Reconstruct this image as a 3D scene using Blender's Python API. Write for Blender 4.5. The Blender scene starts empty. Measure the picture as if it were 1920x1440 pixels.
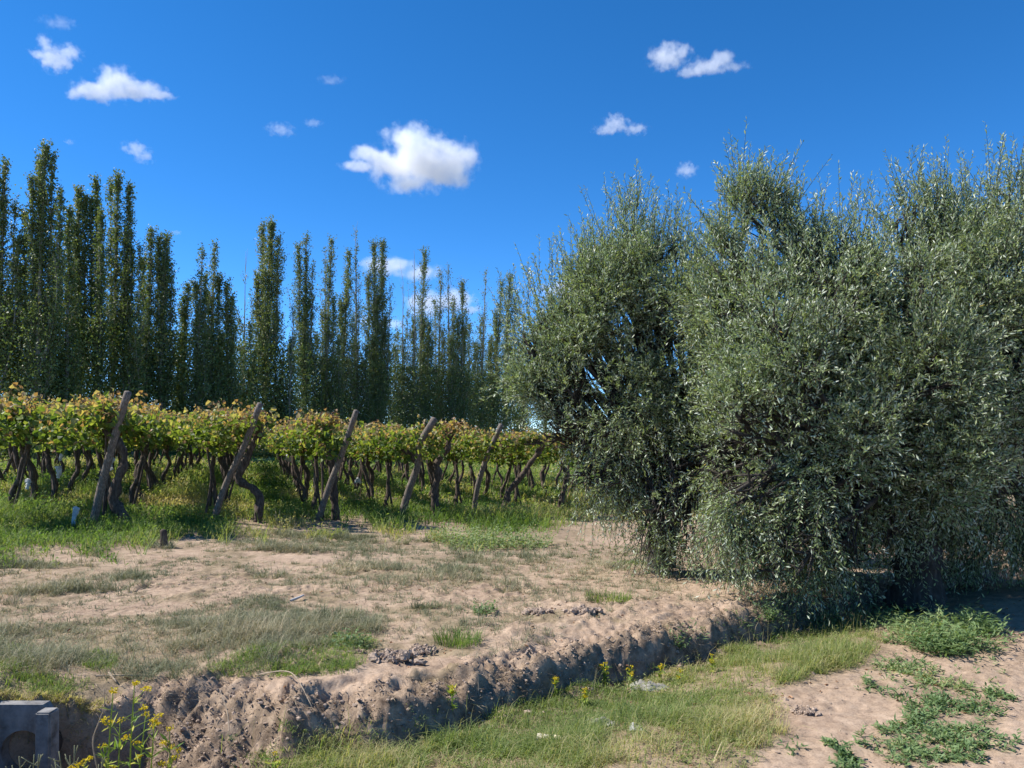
import bpy, bmesh, math, random
import numpy as np
from mathutils import Vector

SC = bpy.context.scene
COL = SC.collection
R = math.radians

# ------------------------------------------------------------------ camera, sky, sun, exposure
F, CX, HZ, EYE = 1478.0, 960.0, 822.0, 1.5      # focal length and horizon in photo pixels, eye height
cam_d = bpy.data.cameras.new('camera')
cam = bpy.data.objects.new('camera', cam_d)
COL.objects.link(cam)
SC.camera = cam
cam.location = (0, 0, EYE)
cam.rotation_euler = (R(90), 0, 0)
cam_d.sensor_width = 36
cam_d.lens = 36 * F / 1920
cam_d.shift_y = (HZ - 720) / 1920
cam_d.clip_start = 0.05
cam_d.clip_end = 20000

SUN_EL, SUN_AZ = 47.0, -86.0                      # azimuth from +Y towards +X
world = bpy.data.worlds.new('World')
SC.world = world
world.use_nodes = True
wn, wl = world.node_tree.nodes, world.node_tree.links
wn.clear()
w_out = wn.new('ShaderNodeOutputWorld')
w_bg = wn.new('ShaderNodeBackground')
w_sky = wn.new('ShaderNodeTexSky')
w_sky.sky_type = 'NISHITA'
w_sky.sun_disc = False
w_sky.sun_elevation = R(SUN_EL)
w_sky.sun_rotation = R(SUN_AZ)
w_sky.altitude = 4200
w_sky.air_density = 0.76
w_sky.dust_density = 0.0
w_sky.ozone_density = 2.0
w_hsv = wn.new('ShaderNodeHueSaturation')
w_hsv.inputs['Hue'].default_value = 0.5
w_hsv.inputs['Saturation'].default_value = 1.31
w_hsv.inputs['Value'].default_value = 1.0
w_bg.inputs['Strength'].default_value = 0.15
wl.new(w_sky.outputs[0], w_hsv.inputs['Color'])
wl.new(w_hsv.outputs[0], w_bg.inputs['Color'])
wl.new(w_bg.outputs[0], w_out.inputs['Surface'])

sun_d = bpy.data.lights.new('sun', 'SUN')
sun_d.energy = 4.4
sun_d.angle = R(0.5)
sun_d.color = (1.0, 0.95, 0.88)
sun = bpy.data.objects.new('sun', sun_d)
COL.objects.link(sun)
to_sun = Vector((math.sin(R(SUN_AZ)) * math.cos(R(SUN_EL)), math.cos(R(SUN_AZ)) * math.cos(R(SUN_EL)), math.sin(R(SUN_EL))))
sun.rotation_euler = to_sun.to_track_quat('Z', 'Y').to_euler()

vs = SC.view_settings
SC.display_settings.display_device = 'sRGB'
vs.view_transform = 'Standard'
vs.look = 'None'
vs.exposure = 0.92
vs.gamma = 1
vs.use_curve_mapping = False
cy = SC.cycles
cy.max_bounces = 6
cy.diffuse_bounces = 3
cy.glossy_bounces = 2
cy.transmission_bounces = 4
cy.transparent_max_bounces = 8
cy.volume_bounces = 4
cy.volume_step_rate = 0.35
cy.volume_max_steps = 256
cy.use_denoising = True
cy.sample_clamp_indirect = 8

# ------------------------------------------------------------------ helpers
def P2W(px, py, d):
    """the point that shows at photo pixel px, py when it stands d metres away"""
    return np.array(((px - CX) / F * d, d, EYE - (py - HZ) / F * d))

def tag(o, label=None, cat=None, group=None, kind=None):
    if label: o['label'] = label
    if cat: o['category'] = cat
    if group: o['group'] = group
    if kind: o['kind'] = kind
    return o

def empty(name, loc, rz=0.0, s=1.0):
    o = bpy.data.objects.new(name, None)
    COL.objects.link(o)
    o.location = tuple(float(v) for v in loc)
    o.rotation_euler = (0, 0, rz)
    o.scale = (s, s, s)
    o.empty_display_size = 0.2
    return o

def _hash(ix, iy, iz, seed):
    h = (ix.astype(np.int64) * 374761393 + iy.astype(np.int64) * 668265263 + iz.astype(np.int64) * 2147483647 + seed * 974634777) & 0xFFFFFFFF
    h = ((h ^ (h >> 13)) * 1274126177) & 0xFFFFFFFF
    h = ((h ^ (h >> 16)) * 2246822519) & 0xFFFFFFFF
    return ((h ^ (h >> 15)) & 0xFFFFFF) / float(0xFFFFFF)

def vnoise(x, y, z=None, seed=0):
    x = np.asarray(x, float); y = np.asarray(y, float)
    z = np.zeros_like(x) if z is None else np.asarray(z, float)
    x, y, z = np.broadcast_arrays(x, y, z)
    ix, iy, iz = np.floor(x), np.floor(y), np.floor(z)
    fx, fy, fz = x - ix, y - iy, z - iz
    fx = fx * fx * (3 - 2 * fx); fy = fy * fy * (3 - 2 * fy); fz = fz * fz * (3 - 2 * fz)
    out = 0
    for dz in (0, 1):
        wz = fz if dz else 1 - fz
        if dz and not np.any(fz): continue
        for dx in (0, 1):
            wx = fx if dx else 1 - fx
            for dy in (0, 1):
                wy = fy if dy else 1 - fy
                out = out + wx * wy * wz * _hash(ix + dx, iy + dy, iz + dz, seed)
    return out * 2 - 1

def fbm(x, y, z=None, seed=0, octs=4, gain=0.5):
    a, s, out = 1.0, 1.0, 0
    for k in range(octs):
        out = out + a * vnoise(np.asarray(x) * s, np.asarray(y) * s, None if z is None else np.asarray(z) * s, seed + k * 17)
        a *= gain; s *= 2.03
    return out

def sstep(a, b, x):
    t = np.clip((x - a) / (b - a), 0, 1)
    return t * t * (3 - 2 * t)

def unit(v):
    return v / np.maximum(np.linalg.norm(v, axis=-1, keepdims=True), 1e-9)

def rdir(rng, n):
    return unit(rng.normal(size=(n, 3)))

class MB:
    """collects quads and triangles with a tint per vertex, links them as one mesh object"""
    def __init__(self):
        self.V, self.Q, self.T, self.A, self.n = [], [], [], [], 0
    def add(self, V, Q=None, T=None, tint=0.5):
        V = np.asarray(V, float).reshape(-1, 3)
        if Q is not None and len(Q): self.Q.append(np.asarray(Q).reshape(-1, 4) + self.n)
        if T is not None and len(T): self.T.append(np.asarray(T).reshape(-1, 3) + self.n)
        self.V.append(V)
        self.A.append(np.broadcast_to(np.asarray(tint, float), (len(V),)).copy())
        self.n += len(V)
        return self
    def mesh(self, name, mat, smooth=False, extra=None):
        V = np.concatenate(self.V) if self.V else np.zeros((0, 3))
        A = np.concatenate(self.A) if self.A else np.zeros(0)
        Q = np.concatenate(self.Q) if self.Q else np.zeros((0, 4), int)
        T = np.concatenate(self.T) if self.T else np.zeros((0, 3), int)
        me = bpy.data.meshes.new(name)
        me.vertices.add(len(V))
        me.vertices.foreach_set('co', V.astype(np.float32).ravel())
        me.loops.add(Q.size + T.size)
        me.loops.foreach_set('vertex_index', np.concatenate((Q.ravel(), T.ravel())).astype(np.int32))
        me.polygons.add(len(Q) + len(T))
        st = np.concatenate((np.arange(len(Q)) * 4, Q.size + np.arange(len(T)) * 3)).astype(np.int32)
        me.polygons.foreach_set('loop_start', st)
        me.polygons.foreach_set('use_smooth', np.full(len(st), smooth))
        at = me.attributes.new('tint', 'FLOAT', 'POINT')
        at.data.foreach_set('value', A.astype(np.float32))
        for k, v in (extra or {}).items():
            at = me.attributes.new(k, 'FLOAT', 'POINT')
            at.data.foreach_set('value', np.asarray(v, np.float32))
        me.update(calc_edges=True)
        if mat: me.materials.append(mat)
        return me
    def build(self, name, mat, parent=None, smooth=False, extra=None):
        o = bpy.data.objects.new(name, self.mesh(name, mat, smooth, extra))
        COL.objects.link(o)
        if parent: o.parent = parent
        return o

def tubes(mb, P, Rr, k=5, tint=0.5, rough=0.0, seed=0):
    """m tubes at once: P (m, n, 3), Rr (m, n)"""
    P = np.asarray(P, float); Rr = np.asarray(Rr, float)
    if P.ndim == 2: P, Rr = P[None], Rr[None]
    m, n, _ = P.shape
    T = unit(np.gradient(P, axis=1))
    ref = np.where(np.abs(T[..., 2:3]) > 0.9, np.array((1.0, 0.2, 0)), np.array((0, 0, 1.0)))
    ref = np.where(np.abs(unit(P[:, -1] - P[:, 0]))[:, None, 2:3] > 0.7, np.array((1.0, 0.1, 0)), ref)
    A = unit(np.cross(T, ref)); B = np.cross(T, A)
    an = np.arange(k) / k * 2 * math.pi
    rad = Rr[..., None] * np.ones(k)
    ring = A[:, :, None] * np.cos(an)[None, None, :, None] + B[:, :, None] * np.sin(an)[None, None, :, None]
    if rough:
        q = P[:, :, None] + ring * rad[..., None]
        rad = rad * (1 + rough * fbm(q[..., 0] * 16, q[..., 1] * 16, q[..., 2] * 7, seed, 3))
    V = P[:, :, None] + ring * rad[..., None]
    idx = np.arange(m * n * k).reshape(m, n, k)
    a = idx[:, :-1]; b = idx[:, 1:]
    Q = np.stack((a, np.roll(a, -1, 2), np.roll(b, -1, 2), b), -1).reshape(-1, 4)
    tips = P[:, -1] + T[:, -1] * Rr[:, -1:] * 0.4
    tv = m * n * k + np.arange(m)
    e = idx[:, -1]
    Tt = np.stack((e, np.roll(e, -1, 1), np.broadcast_to(tv[:, None], e.shape)), -1).reshape(-1, 3)
    tn = np.asarray(tint, float)
    if tn.ndim == 1: tn = np.concatenate((np.repeat(tn, n * k), tn))
    mb.add(np.concatenate((V.reshape(-1, 3), tips)), Q, Tt, tn)

def curve(pts, n):
    """smooth polyline of n points through pts (Catmull-Rom)"""
    pts = np.asarray(pts, float)
    p = np.concatenate((2 * pts[:1] - pts[1:2], pts, 2 * pts[-1:] - pts[-2:-1]))
    u = np.linspace(0, len(pts) - 1 - 1e-6, n)
    i = u.astype(int); t = (u - i)[:, None]
    a, b, c, d = p[i], p[i + 1], p[i + 2], p[i + 3]
    return 0.5 * (2 * b + (c - a) * t + (2 * a - 5 * b + 4 * c - d) * t ** 2 + (3 * b - a - 3 * c + d) * t ** 3)

def leaves(mb, P, D, N, L, W, tint, kind='lance', fold=0.15):
    m = len(P)
    if m == 0: return
    D = unit(D); S = unit(np.cross(D, N)); N = np.cross(S, D)
    L = np.broadcast_to(L, (m,))[:, None]; W = np.broadcast_to(W, (m,))[:, None]
    if kind == 'lance':
        V = np.stack((P, P + D * L * 0.5 + S * W * 0.5 + N * W * 0.1, P + D * L, P + D * L * 0.5 - S * W * 0.5 + N * W * 0.1), 1)
        Q = np.arange(m * 4).reshape(m, 4)
        mb.add(V, Q, None, np.repeat(np.broadcast_to(tint, (m,)), 4))
    else:
        f = N * W * fold
        V = np.stack((P, P + D * L * 0.22 + S * W * 0.5 + f, P + D * L * 0.72 + S * W * 0.36 + f, P + D * L - N * L * 0.12,
                      P + D * L * 0.72 - S * W * 0.36 + f, P + D * L * 0.22 - S * W * 0.5 + f), 1)
        i = np.arange(m * 6).reshape(m, 6)
        mb.add(V, np.concatenate((i[:, (0, 1, 2, 3)], i[:, (0, 3, 4, 5)])), None, np.repeat(np.broadcast_to(tint, (m,)), 6))

def blades(mb, P, h, w, az, bend, tint):
    m = len(P)
    if m == 0: return
    h = h[:, None]; w = np.broadcast_to(w, (m,))[:, None]; bend = bend[:, None]
    s = np.stack((-np.sin(az), np.cos(az), np.zeros(m)), 1)
    d = np.stack((np.cos(az), np.sin(az), np.zeros(m)), 1)
    up = np.array((0, 0, 1.0))
    mid = P + up * h * 0.6 * (1 - 0.22 * bend) + d * h * bend * 0.42
    tip = P + up * h * np.maximum(1 - 0.5 * bend, 0.12) + d * h * bend * 0.95
    V = np.stack((P + s * w * .5, P - s * w * .5, mid + s * w * .36, mid - s * w * .36, tip), 1)
    i = np.arange(m * 5).reshape(m, 5)
    mb.add(V, i[:, (0, 1, 3, 2)], i[:, (2, 3, 4)], np.repeat(np.broadcast_to(tint, (m,)), 5))

# ------------------------------------------------------------------ materials
def new_mat(name):
    m = bpy.data.materials.new(name)
    m.use_nodes = True
    nt = m.node_tree
    nt.nodes.clear()
    return m, nt, nt.nodes.new, nt.links.new

def ramp(N, stops):
    r = N('ShaderNodeValToRGB')
    els = r.color_ramp.elements
    while len(els) > len(stops): els.remove(els[-1])
    while len(els) < len(stops): els.new(0.5)
    for e, (p, c) in zip(els, stops):
        e.position = p; e.color = (*c, 1)
    return r

def foliage_mat(name, stops, back=None, transl=0.3, rough=0.55, spec=0.3, tr_col=None):
    m, nt, N, Lk = new_mat(name)
    out = N('ShaderNodeOutputMaterial')
    at = N('ShaderNodeAttribute'); at.attribute_name = 'tint'
    r = ramp(N, stops)
    Lk(at.outputs['Fac'], r.inputs[0])
    c = r.outputs[0]
    pr = N('ShaderNodeBsdfPrincipled')
    pr.inputs['Roughness'].default_value = rough
    pr.inputs['Specular IOR Level'].default_value = spec
    if back:
        g = N('ShaderNodeNewGeometry')
        mx = N('ShaderNodeMix'); mx.data_type = 'RGBA'
        Lk(g.outputs['Backfacing'], mx.inputs[0]); Lk(c, mx.inputs[6]); mx.inputs[7].default_value = (*back, 1)
        Lk(mx.outputs[2], pr.inputs['Base Color'])
    else:
        Lk(c, pr.inputs['Base Color'])
    tr = N('ShaderNodeBsdfTranslucent')
    mul = N('ShaderNodeMix'); mul.data_type = 'RGBA'; mul.blend_type = 'MULTIPLY'; mul.inputs[0].default_value = 1
    Lk(c, mul.inputs[6]); mul.inputs[7].default_value = (*(tr_col or (1.5, 1.6, 0.7)), 1)
    Lk(mul.outputs[2], tr.inputs['Color'])
    ms = N('ShaderNodeMixShader'); ms.inputs[0].default_value = transl
    Lk(pr.outputs[0], ms.inputs[1]); Lk(tr.outputs[0], ms.inputs[2])
    Lk(ms.outputs[0], out.inputs['Surface'])
    return m

def rough_mat(name, c1, c2, scale=12, stretch=(1, 1, 1), bump=0.4, rough=0.85, c3=None, dist=0.02, spec=0.2):
    """noise-mottled opaque material in object coordinates"""
    m, nt, N, Lk = new_mat(name)
    out = N('ShaderNodeOutputMaterial')
    pr = N('ShaderNodeBsdfPrincipled')
    tc = N('ShaderNodeTexCoord')
    mp = N('ShaderNodeMapping'); mp.inputs['Scale'].default_value = stretch
    Lk(tc.outputs['Object'], mp.inputs['Vector'])
    n1 = N('ShaderNodeTexNoise'); n1.inputs['Scale'].default_value = scale; n1.inputs['Detail'].default_value = 8
    n1.inputs['Roughness'].default_value = 0.65
    Lk(mp.outputs[0], n1.inputs['Vector'])
    r = ramp(N, [(0.3, c1), (0.68, c2)] if c3 is None else [(0.28, c1), (0.5, c2), (0.72, c3)])
    Lk(n1.outputs['Fac'], r.inputs[0]); Lk(r.outputs[0], pr.inputs['Base Color'])
    pr.inputs['Roughness'].default_value = rough
    pr.inputs['Specular IOR Level'].default_value = spec
    b = N('ShaderNodeBump'); b.inputs['Strength'].default_value = bump; b.inputs['Distance'].default_value = dist
    Lk(n1.outputs['Fac'], b.inputs['Height']); Lk(b.outputs[0], pr.inputs['Normal'])
    Lk(pr.outputs[0], out.inputs['Surface'])
    return m

def ground_mat():
    m, nt, N, Lk = new_mat('earth')
    out = N('ShaderNodeOutputMaterial')
    pr = N('ShaderNodeBsdfPrincipled')
    tc = N('ShaderNodeTexCoord')
    def noise(s, d=8, r=0.6):
        n = N('ShaderNodeTexNoise'); n.inputs['Scale'].default_value = s; n.inputs['Detail'].default_value = d
        n.inputs['Roughness'].default_value = r
        Lk(tc.outputs['Object'], n.inputs['Vector'])
        return n
    n1, n2, n3 = noise(1.1, 6), noise(9, 10, 0.7), noise(70, 6, 0.7)
    dirt = ramp(N, [(0.30, (0.265, 0.187, 0.132)), (0.5, (0.37, 0.27, 0.19)), (0.72, (0.48, 0.36, 0.26))])
    Lk(n1.outputs['Fac'], dirt.inputs[0])
    crumb = ramp(N, [(0.34, (0.13, 0.092, 0.066)), (0.47, (0.34, 0.247, 0.176)), (0.70, (0.51, 0.395, 0.295))])
    Lk(n2.outputs['Fac'], crumb.inputs[0])
    mx = N('ShaderNodeMix'); mx.data_type = 'RGBA'; mx.inputs[0].default_value = 0.45
    Lk(dirt.outputs[0], mx.inputs[6]); Lk(crumb.outputs[0], mx.inputs[7])
    # grains and crumbs
    gr = ramp(N, [(0.34, (0.45, 0.42, 0.40)), (0.5, (1, 1, 1)), (0.75, (1.25, 1.22, 1.2))])
    Lk(n3.outputs['Fac'], gr.inputs[0])
    mg = N('ShaderNodeMix'); mg.data_type = 'RGBA'; mg.blend_type = 'MULTIPLY'; mg.inputs[0].default_value = 0.6
    Lk(mx.outputs[2], mg.inputs[6]); Lk(gr.outputs[0], mg.inputs[7])
    # soil under plants: litter and roots
    av = N('ShaderNodeAttribute'); av.attribute_name = 'veg'
    lit = ramp(N, [(0.32, (0.075, 0.07, 0.032)), (0.5, (0.16, 0.13, 0.07)), (0.7, (0.28, 0.22, 0.13))])
    Lk(n2.outputs['Fac'], lit.inputs[0])
    m2 = N('ShaderNodeMix'); m2.data_type = 'RGBA'
    Lk(av.outputs['Fac'], m2.inputs[0]); Lk(mg.outputs[2], m2.inputs[6]); Lk(lit.outputs[0], m2.inputs[7])
    # the cut bank: damp, rooty, grey brown
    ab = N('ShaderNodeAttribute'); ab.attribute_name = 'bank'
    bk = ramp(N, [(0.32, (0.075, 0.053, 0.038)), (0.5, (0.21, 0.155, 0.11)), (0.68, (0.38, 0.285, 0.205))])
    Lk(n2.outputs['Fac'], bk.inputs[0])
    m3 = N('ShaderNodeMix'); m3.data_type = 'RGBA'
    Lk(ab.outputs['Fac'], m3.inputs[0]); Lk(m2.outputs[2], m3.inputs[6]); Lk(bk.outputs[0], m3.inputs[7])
    Lk(m3.outputs[2], pr.inputs['Base Color'])
    pr.inputs['Roughness'].default_value = 0.95
    pr.inputs['Specular IOR Level'].default_value = 0.1
    b1 = N('ShaderNodeBump'); b1.inputs['Strength'].default_value = 0.7; b1.inputs['Distance'].default_value = 0.016
    Lk(n2.outputs['Fac'], b1.inputs['Height'])
    b2 = N('ShaderNodeBump'); b2.inputs['Strength'].default_value = 0.6; b2.inputs['Distance'].default_value = 0.006
    Lk(n3.outputs['Fac'], b2.inputs['Height']); Lk(b1.outputs[0], b2.inputs['Normal'])
    Lk(b2.outputs[0], pr.inputs['Normal'])
    Lk(pr.outputs[0], out.inputs['Surface'])
    return m

M_EARTH = ground_mat()
M_CLOD = rough_mat('clod_earth', (0.17, 0.128, 0.097), (0.45, 0.345, 0.265), 40, bump=0.6, rough=0.95, dist=0.01, spec=0.1)
M_GRASS = foliage_mat('grass_green', [(0, (0.065, 0.12, 0.03)), (0.35, (0.135, 0.205, 0.052)), (0.6, (0.23, 0.27, 0.085)), (0.82, (0.34, 0.305, 0.13)), (1, (0.46, 0.37, 0.21))], transl=0.42, spec=0.2)
M_DITCH = foliage_mat('ditch_grass', [(0, (0.10, 0.15, 0.045)), (0.35, (0.18, 0.24, 0.075)), (0.6, (0.28, 0.31, 0.12)), (0.82, (0.40, 0.36, 0.18)), (1, (0.50, 0.41, 0.25))], transl=0.42, spec=0.2)
M_GREY = foliage_mat('grass_grey', [(0, (0.12, 0.14, 0.075)), (0.5, (0.23, 0.235, 0.14)), (0.8, (0.34, 0.30, 0.19)), (1, (0.46, 0.37, 0.24))], transl=0.2, spec=0.15, tr_col=(1.2, 1.2, 0.8))
M_WEED = foliage_mat('weed_leaf', [(0, (0.075, 0.135, 0.05)), (0.5, (0.17, 0.245, 0.10)), (0.8, (0.26, 0.30, 0.13)), (1, (0.40, 0.30, 0.12))], transl=0.3, spec=0.3)
M_VINE = foliage_mat('vine_leaf', [(0, (0.06, 0.105, 0.022)), (0.25, (0.15, 0.205, 0.04)), (0.48, (0.23, 0.275, 0.075)), (0.66, (0.36, 0.32, 0.145)), (0.82, (0.38, 0.255, 0.14)), (1, (0.26, 0.15, 0.085))], transl=0.48, rough=0.5, spec=0.35, tr_col=(1.5, 1.5, 0.6))
M_OLIVE = foliage_mat('olive_leaf', [(0, (0.092, 0.13, 0.054)), (0.4, (0.19, 0.245, 0.105)), (0.75, (0.29, 0.345, 0.16)), (0.92, (0.34, 0.36, 0.13)), (1, (0.40, 0.30, 0.07))], back=(0.50, 0.55, 0.41), transl=0.3, rough=0.40, spec=0.5, tr_col=(1.5, 1.6, 0.6))
M_POPLAR = foliage_mat('poplar_leaf', [(0, (0.066, 0.10, 0.034)), (0.5, (0.138, 0.176, 0.057)), (0.8, (0.215, 0.235, 0.076)), (1, (0.29, 0.25, 0.08))], transl=0.3, rough=0.5, spec=0.35, tr_col=(1.4, 1.5, 0.6))
M_BARK = rough_mat('vine_bark', (0.022, 0.017, 0.014), (0.085, 0.064, 0.05), 14, (2, 2, 0.5), 0.8, 0.95, c3=(0.19, 0.15, 0.12))
M_OBARK = rough_mat('olive_bark', (0.018, 0.016, 0.013), (0.05, 0.042, 0.034), 11, (2, 2, 0.6), 0.9, 0.95, c3=(0.10, 0.088, 0.072))
M_PBARK = rough_mat('poplar_bark', (0.17, 0.15, 0.12), (0.36, 0.33, 0.28), 4, (2, 2, 0.6), 0.4, 0.9)
M_POST = rough_mat('weathered_wood', (0.055, 0.043, 0.034), (0.16, 0.13, 0.105), 12, (5, 5, 0.6), 0.6, 0.9, c3=(0.33, 0.28, 0.235))
M_CANE = rough_mat('cane', (0.20, 0.10, 0.055), (0.36, 0.20, 0.11), 20, bump=0.1)
M_TWIG = rough_mat('twig', (0.16, 0.14, 0.11), (0.30, 0.27, 0.22), 20, bump=0.1)
M_DRY = foliage_mat('dry_straw', [(0, (0.07, 0.05, 0.035)), (0.3, (0.17, 0.12, 0.08)), (0.5, (0.34, 0.26, 0.17)), (1, (0.58, 0.47, 0.32))], transl=0.15, spec=0.15, tr_col=(1, 1, 1))
M_DEAD = foliage_mat('dead_leaf', [(0, (0.12, 0.06, 0.035)), (0.5, (0.27, 0.14, 0.075)), (1, (0.46, 0.28, 0.16))], transl=0.2, spec=0.2, tr_col=(1.2, 1, 0.7))
M_FLOWER = foliage_mat('yellow_flower', [(0, (0.52, 0.38, 0.015)), (1, (0.72, 0.58, 0.04))], transl=0.3, spec=0.2, tr_col=(1.1, 1.1, 0.5))
M_FLEAF = foliage_mat('flower_leaf', [(0, (0.10, 0.19, 0.03)), (0.6, (0.26, 0.33, 0.05)), (1, (0.42, 0.40, 0.07))], transl=0.35, spec=0.25)
M_CONC = rough_mat('old_concrete', (0.06, 0.056, 0.05), (0.20, 0.196, 0.19), 9, bump=0.9, rough=0.9, c3=(0.31, 0.30, 0.28), dist=0.01)
M_PIPE = rough_mat('pipe_darkness', (0.03, 0.024, 0.02), (0.07, 0.055, 0.045), 9)  # near-black colour stands in for the darkness inside a deep pipe
M_WHITE = rough_mat('white_plastic', (0.30, 0.29, 0.27), (0.58, 0.575, 0.55), 14, bump=0.5, rough=0.5, dist=0.02)
M_PALEWOOD = rough_mat('bleached_wood', (0.50, 0.42, 0.29), (0.76, 0.68, 0.50), 10, (4, 4, 0.6), 0.4, 0.85)
M_GREYPLASTIC = rough_mat('dusty_plastic', (0.19, 0.17, 0.14), (0.34, 0.335, 0.30), 8, bump=0.4, rough=0.55)
M_STICK = rough_mat('dry_stick', (0.20, 0.155, 0.11), (0.42, 0.34, 0.245), 16, bump=0.3)

# ------------------------------------------------------------------ the lie of the land
EX = np.array((-30, -8, -4.5, -3.3, -2.75, -2.46, -1.91, -1.3, -0.9, -0.32, 0.57, 1.3, 2.14, 3.2, 4.5, 6.5, 10, 20, 60.))
EY = np.array((4.2, 4.4, 4.55, 4.56, 4.58, 4.66, 5.0, 4.80, 4.78, 5.2, 5.93, 6.46, 7.12, 7.95, 8.9, 10.2, 12.5, 19, 45.))
_gx = np.linspace(-30, 60, 9001)
_gy = np.interp(_gx, EX, EY)
_gy = np.convolve(np.pad(_gy, 12, mode='edge'), np.ones(25) / 25, 'valid')
_gs = np.gradient(_gy, _gx)
def edge_s(x, y):
    """distance from the top edge of the far ditch bank, negative on the ditch side"""
    e = np.interp(x, _gx, _gy) + 0.07 * vnoise(x * 1.1, x * 0 + 3.3, seed=5) + 0.05 * vnoise(x * 3.1, y * 0.5, seed=6)
    c = 1 / np.sqrt(1 + np.interp(x, _gx, _gs) ** 2)
    return (y - e) * c

ROW_D = np.array((-0.31, 0.9507)); ROW_N = np.array((0.9507, 0.31))
def height(x, y, fine=True):
    x = np.asarray(x, float); y = np.asarray(y, float)
    s = edge_s(x, y)
    w = np.interp(x, (-2.5, -2.25, -1.95, -1.65, -1.3, -0.5, 0.3, 2), (0.06, 0.1, 0.68, 0.58, 0.32, 0.28, 0.25, 0.22))
    zb = np.interp(x, (-2.45, -2.0, -1.5, -1.0, 0.6, 2, 4, 7), (0.85, 0.5, 0.32, 0.24, 0.21, 0.21, 0.19, 0.1))
    nb = -0.09 + 0.03 * vnoise(x * 0.8, y * 0.8, seed=9)
    t = np.clip(-s / w, 0, 1)
    drop = -zb * np.where(x < -1.3, 0.25 * t + 0.75 * sstep(0.0, 1.0, t), 0.10 * t + 0.90 * t ** 5)
    fw = np.interp(x, (-1.5, 0, 2), (0.3, 0.15, 0.2))
    rw = np.interp(x, (-1.5, 0, 1.5, 3), (1.6, 1.3, 0.8, 0.6))
    rise = sstep(0, 1, (-s - w - fw) / rw)
    z_d = drop + (nb + zb) * rise
    p = x * ROW_N[0] + y * ROW_N[1] + 2.5
    far = sstep(8.0, 12.5, y)
    z_f = -0.05 * np.clip(p, -3, 10) * far * (1 - 0.8 * sstep(60, 200, y))
    # the field rises a little where the vineyard starts
    z_f = z_f + 0.06 * np.exp(-((y - 11.3 - 0.1 * x) / 0.9) ** 2) * sstep(-9, -6, x) * sstep(2, 0, x)
    z_f = z_f - 0.05 * np.exp(-np.maximum(s, 0) / 0.15) + 0.03 * np.exp(-((s - 0.45) / 0.25) ** 2) * (0.4 + fbm(x * 1.7, y * 1.7, seed=31, octs=2))
    z = np.where(s > 0, z_f, z_d - 0.05)
    # out-of-view soil added past the concrete gate to keep the sun off it
    end = sstep(-2.98, -3.12, x)
    z = np.where(s < 0, z * (1 - end) + end * 0.02, z) + 0.45 * sstep(-2.98, -3.2, x) * np.exp(-((y - 4.0) / 0.6) ** 2)
    if fine:
        near = np.exp(-np.maximum(np.hypot(x, y) - 9, 0) / 8)
        face = sstep(0.28, 0.0, s) * sstep(-w - 0.25, -w * 0.7, s)
        rg = 0.013 * fbm(x * 1.6, y * 1.6, seed=11, octs=3) + (0.007 * fbm(x * 7, y * 7, seed=12, octs=3) + 0.007 * fbm(x * 24, y * 24, seed=13, octs=2)) * near
        cl = np.clip(fbm(x * 1.3, y * 1.3, seed=21, octs=2) + 0.1 + 0.35 * sstep(1.6, 0.4, s) * sstep(-2, -0.5, x), 0, 1.2) * sstep(-0.1, 0.3, s)
        rg = rg + cl * np.maximum(fbm(x * 16, y * 16, seed=22, octs=3), 0) * 0.032 * near
        rg = rg + face * (0.055 * fbm(x * 4, y * 4, seed=14, octs=2) + 0.036 * fbm(x * 17, y * 17, seed=15, octs=3) + 0.02 * vnoise(x * 45, y * 45, seed=16))
        z = z + rg
    return z

def ell(px, py, lst):
    """largest of a list of soft ellipses, each (cx, cy, rx, ry, weight), over the ground as the photo shows it"""
    out = np.zeros_like(px)
    for cx, cy, rx, ry, wt in lst:
        q = ((px - cx) / rx) ** 2 + ((py - cy) / ry) ** 2
        out = np.maximum(out, wt * sstep(1.25, 0.55, q))
    return out

LINE_X = (-400, 0, 60, 140, 200, 300, 420, 500, 600, 680, 740, 800, 830, 1000, 1040, 1120, 1300, 2200)
LINE_Y = (1075, 1062, 1050, 1040, 1036, 1012, 1000, 990, 986, 988, 996, 985, 1000, 1004, 985, 972, 975, 985)
def gproj(x, y, z):
    yy = np.maximum(y, 0.5)
    return CX + x / yy * F, HZ + (EYE - z) / yy * F

def m_vineyard(px, py, y):   # tall green grass among the vines
    jit = 22 * fbm(px / 45, py / 22, seed=41, octs=3)
    return sstep(16, -30, py - np.interp(px, LINE_X, LINE_Y) + jit) * (y > 8)
def m_grey(px, py, y):
    return ell(px, py, [(90, 1085, 190, 34, .9), (330, 1075, 180, 30, .45), (560, 1014, 160, 26, .8), (260, 1215, 330, 62, 1), (500, 1175, 240, 52, .95), (700, 1120, 220, 80, .35),
                        (30, 1150, 60, 30, .3), (1000, 1060, 160, 70, .25), (1020, 1000, 60, 22, .9), (1090, 985, 130, 26, 1), (820, 1090, 260, 70, .22), (1150, 1080, 110, 60, .4), (350, 1130, 300, 25, .15), (40, 1215, 60, 40, .9), (1220, 1090, 60, 40, .4), (600, 1090, 760, 110, .15), (760, 1180, 300, 60, .2)])
def m_lawn(px, py, y):
    return ell(px, py, [(560, 1238, 125, 30, 1), (470, 1255, 80, 18, .7), (60, 1286, 110, 22, 1), (45, 1308, 80, 16, 1), (185, 1243, 34, 20, .9), (650, 1210, 60, 20, .5), (40, 1240, 50, 30, .5)])
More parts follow.
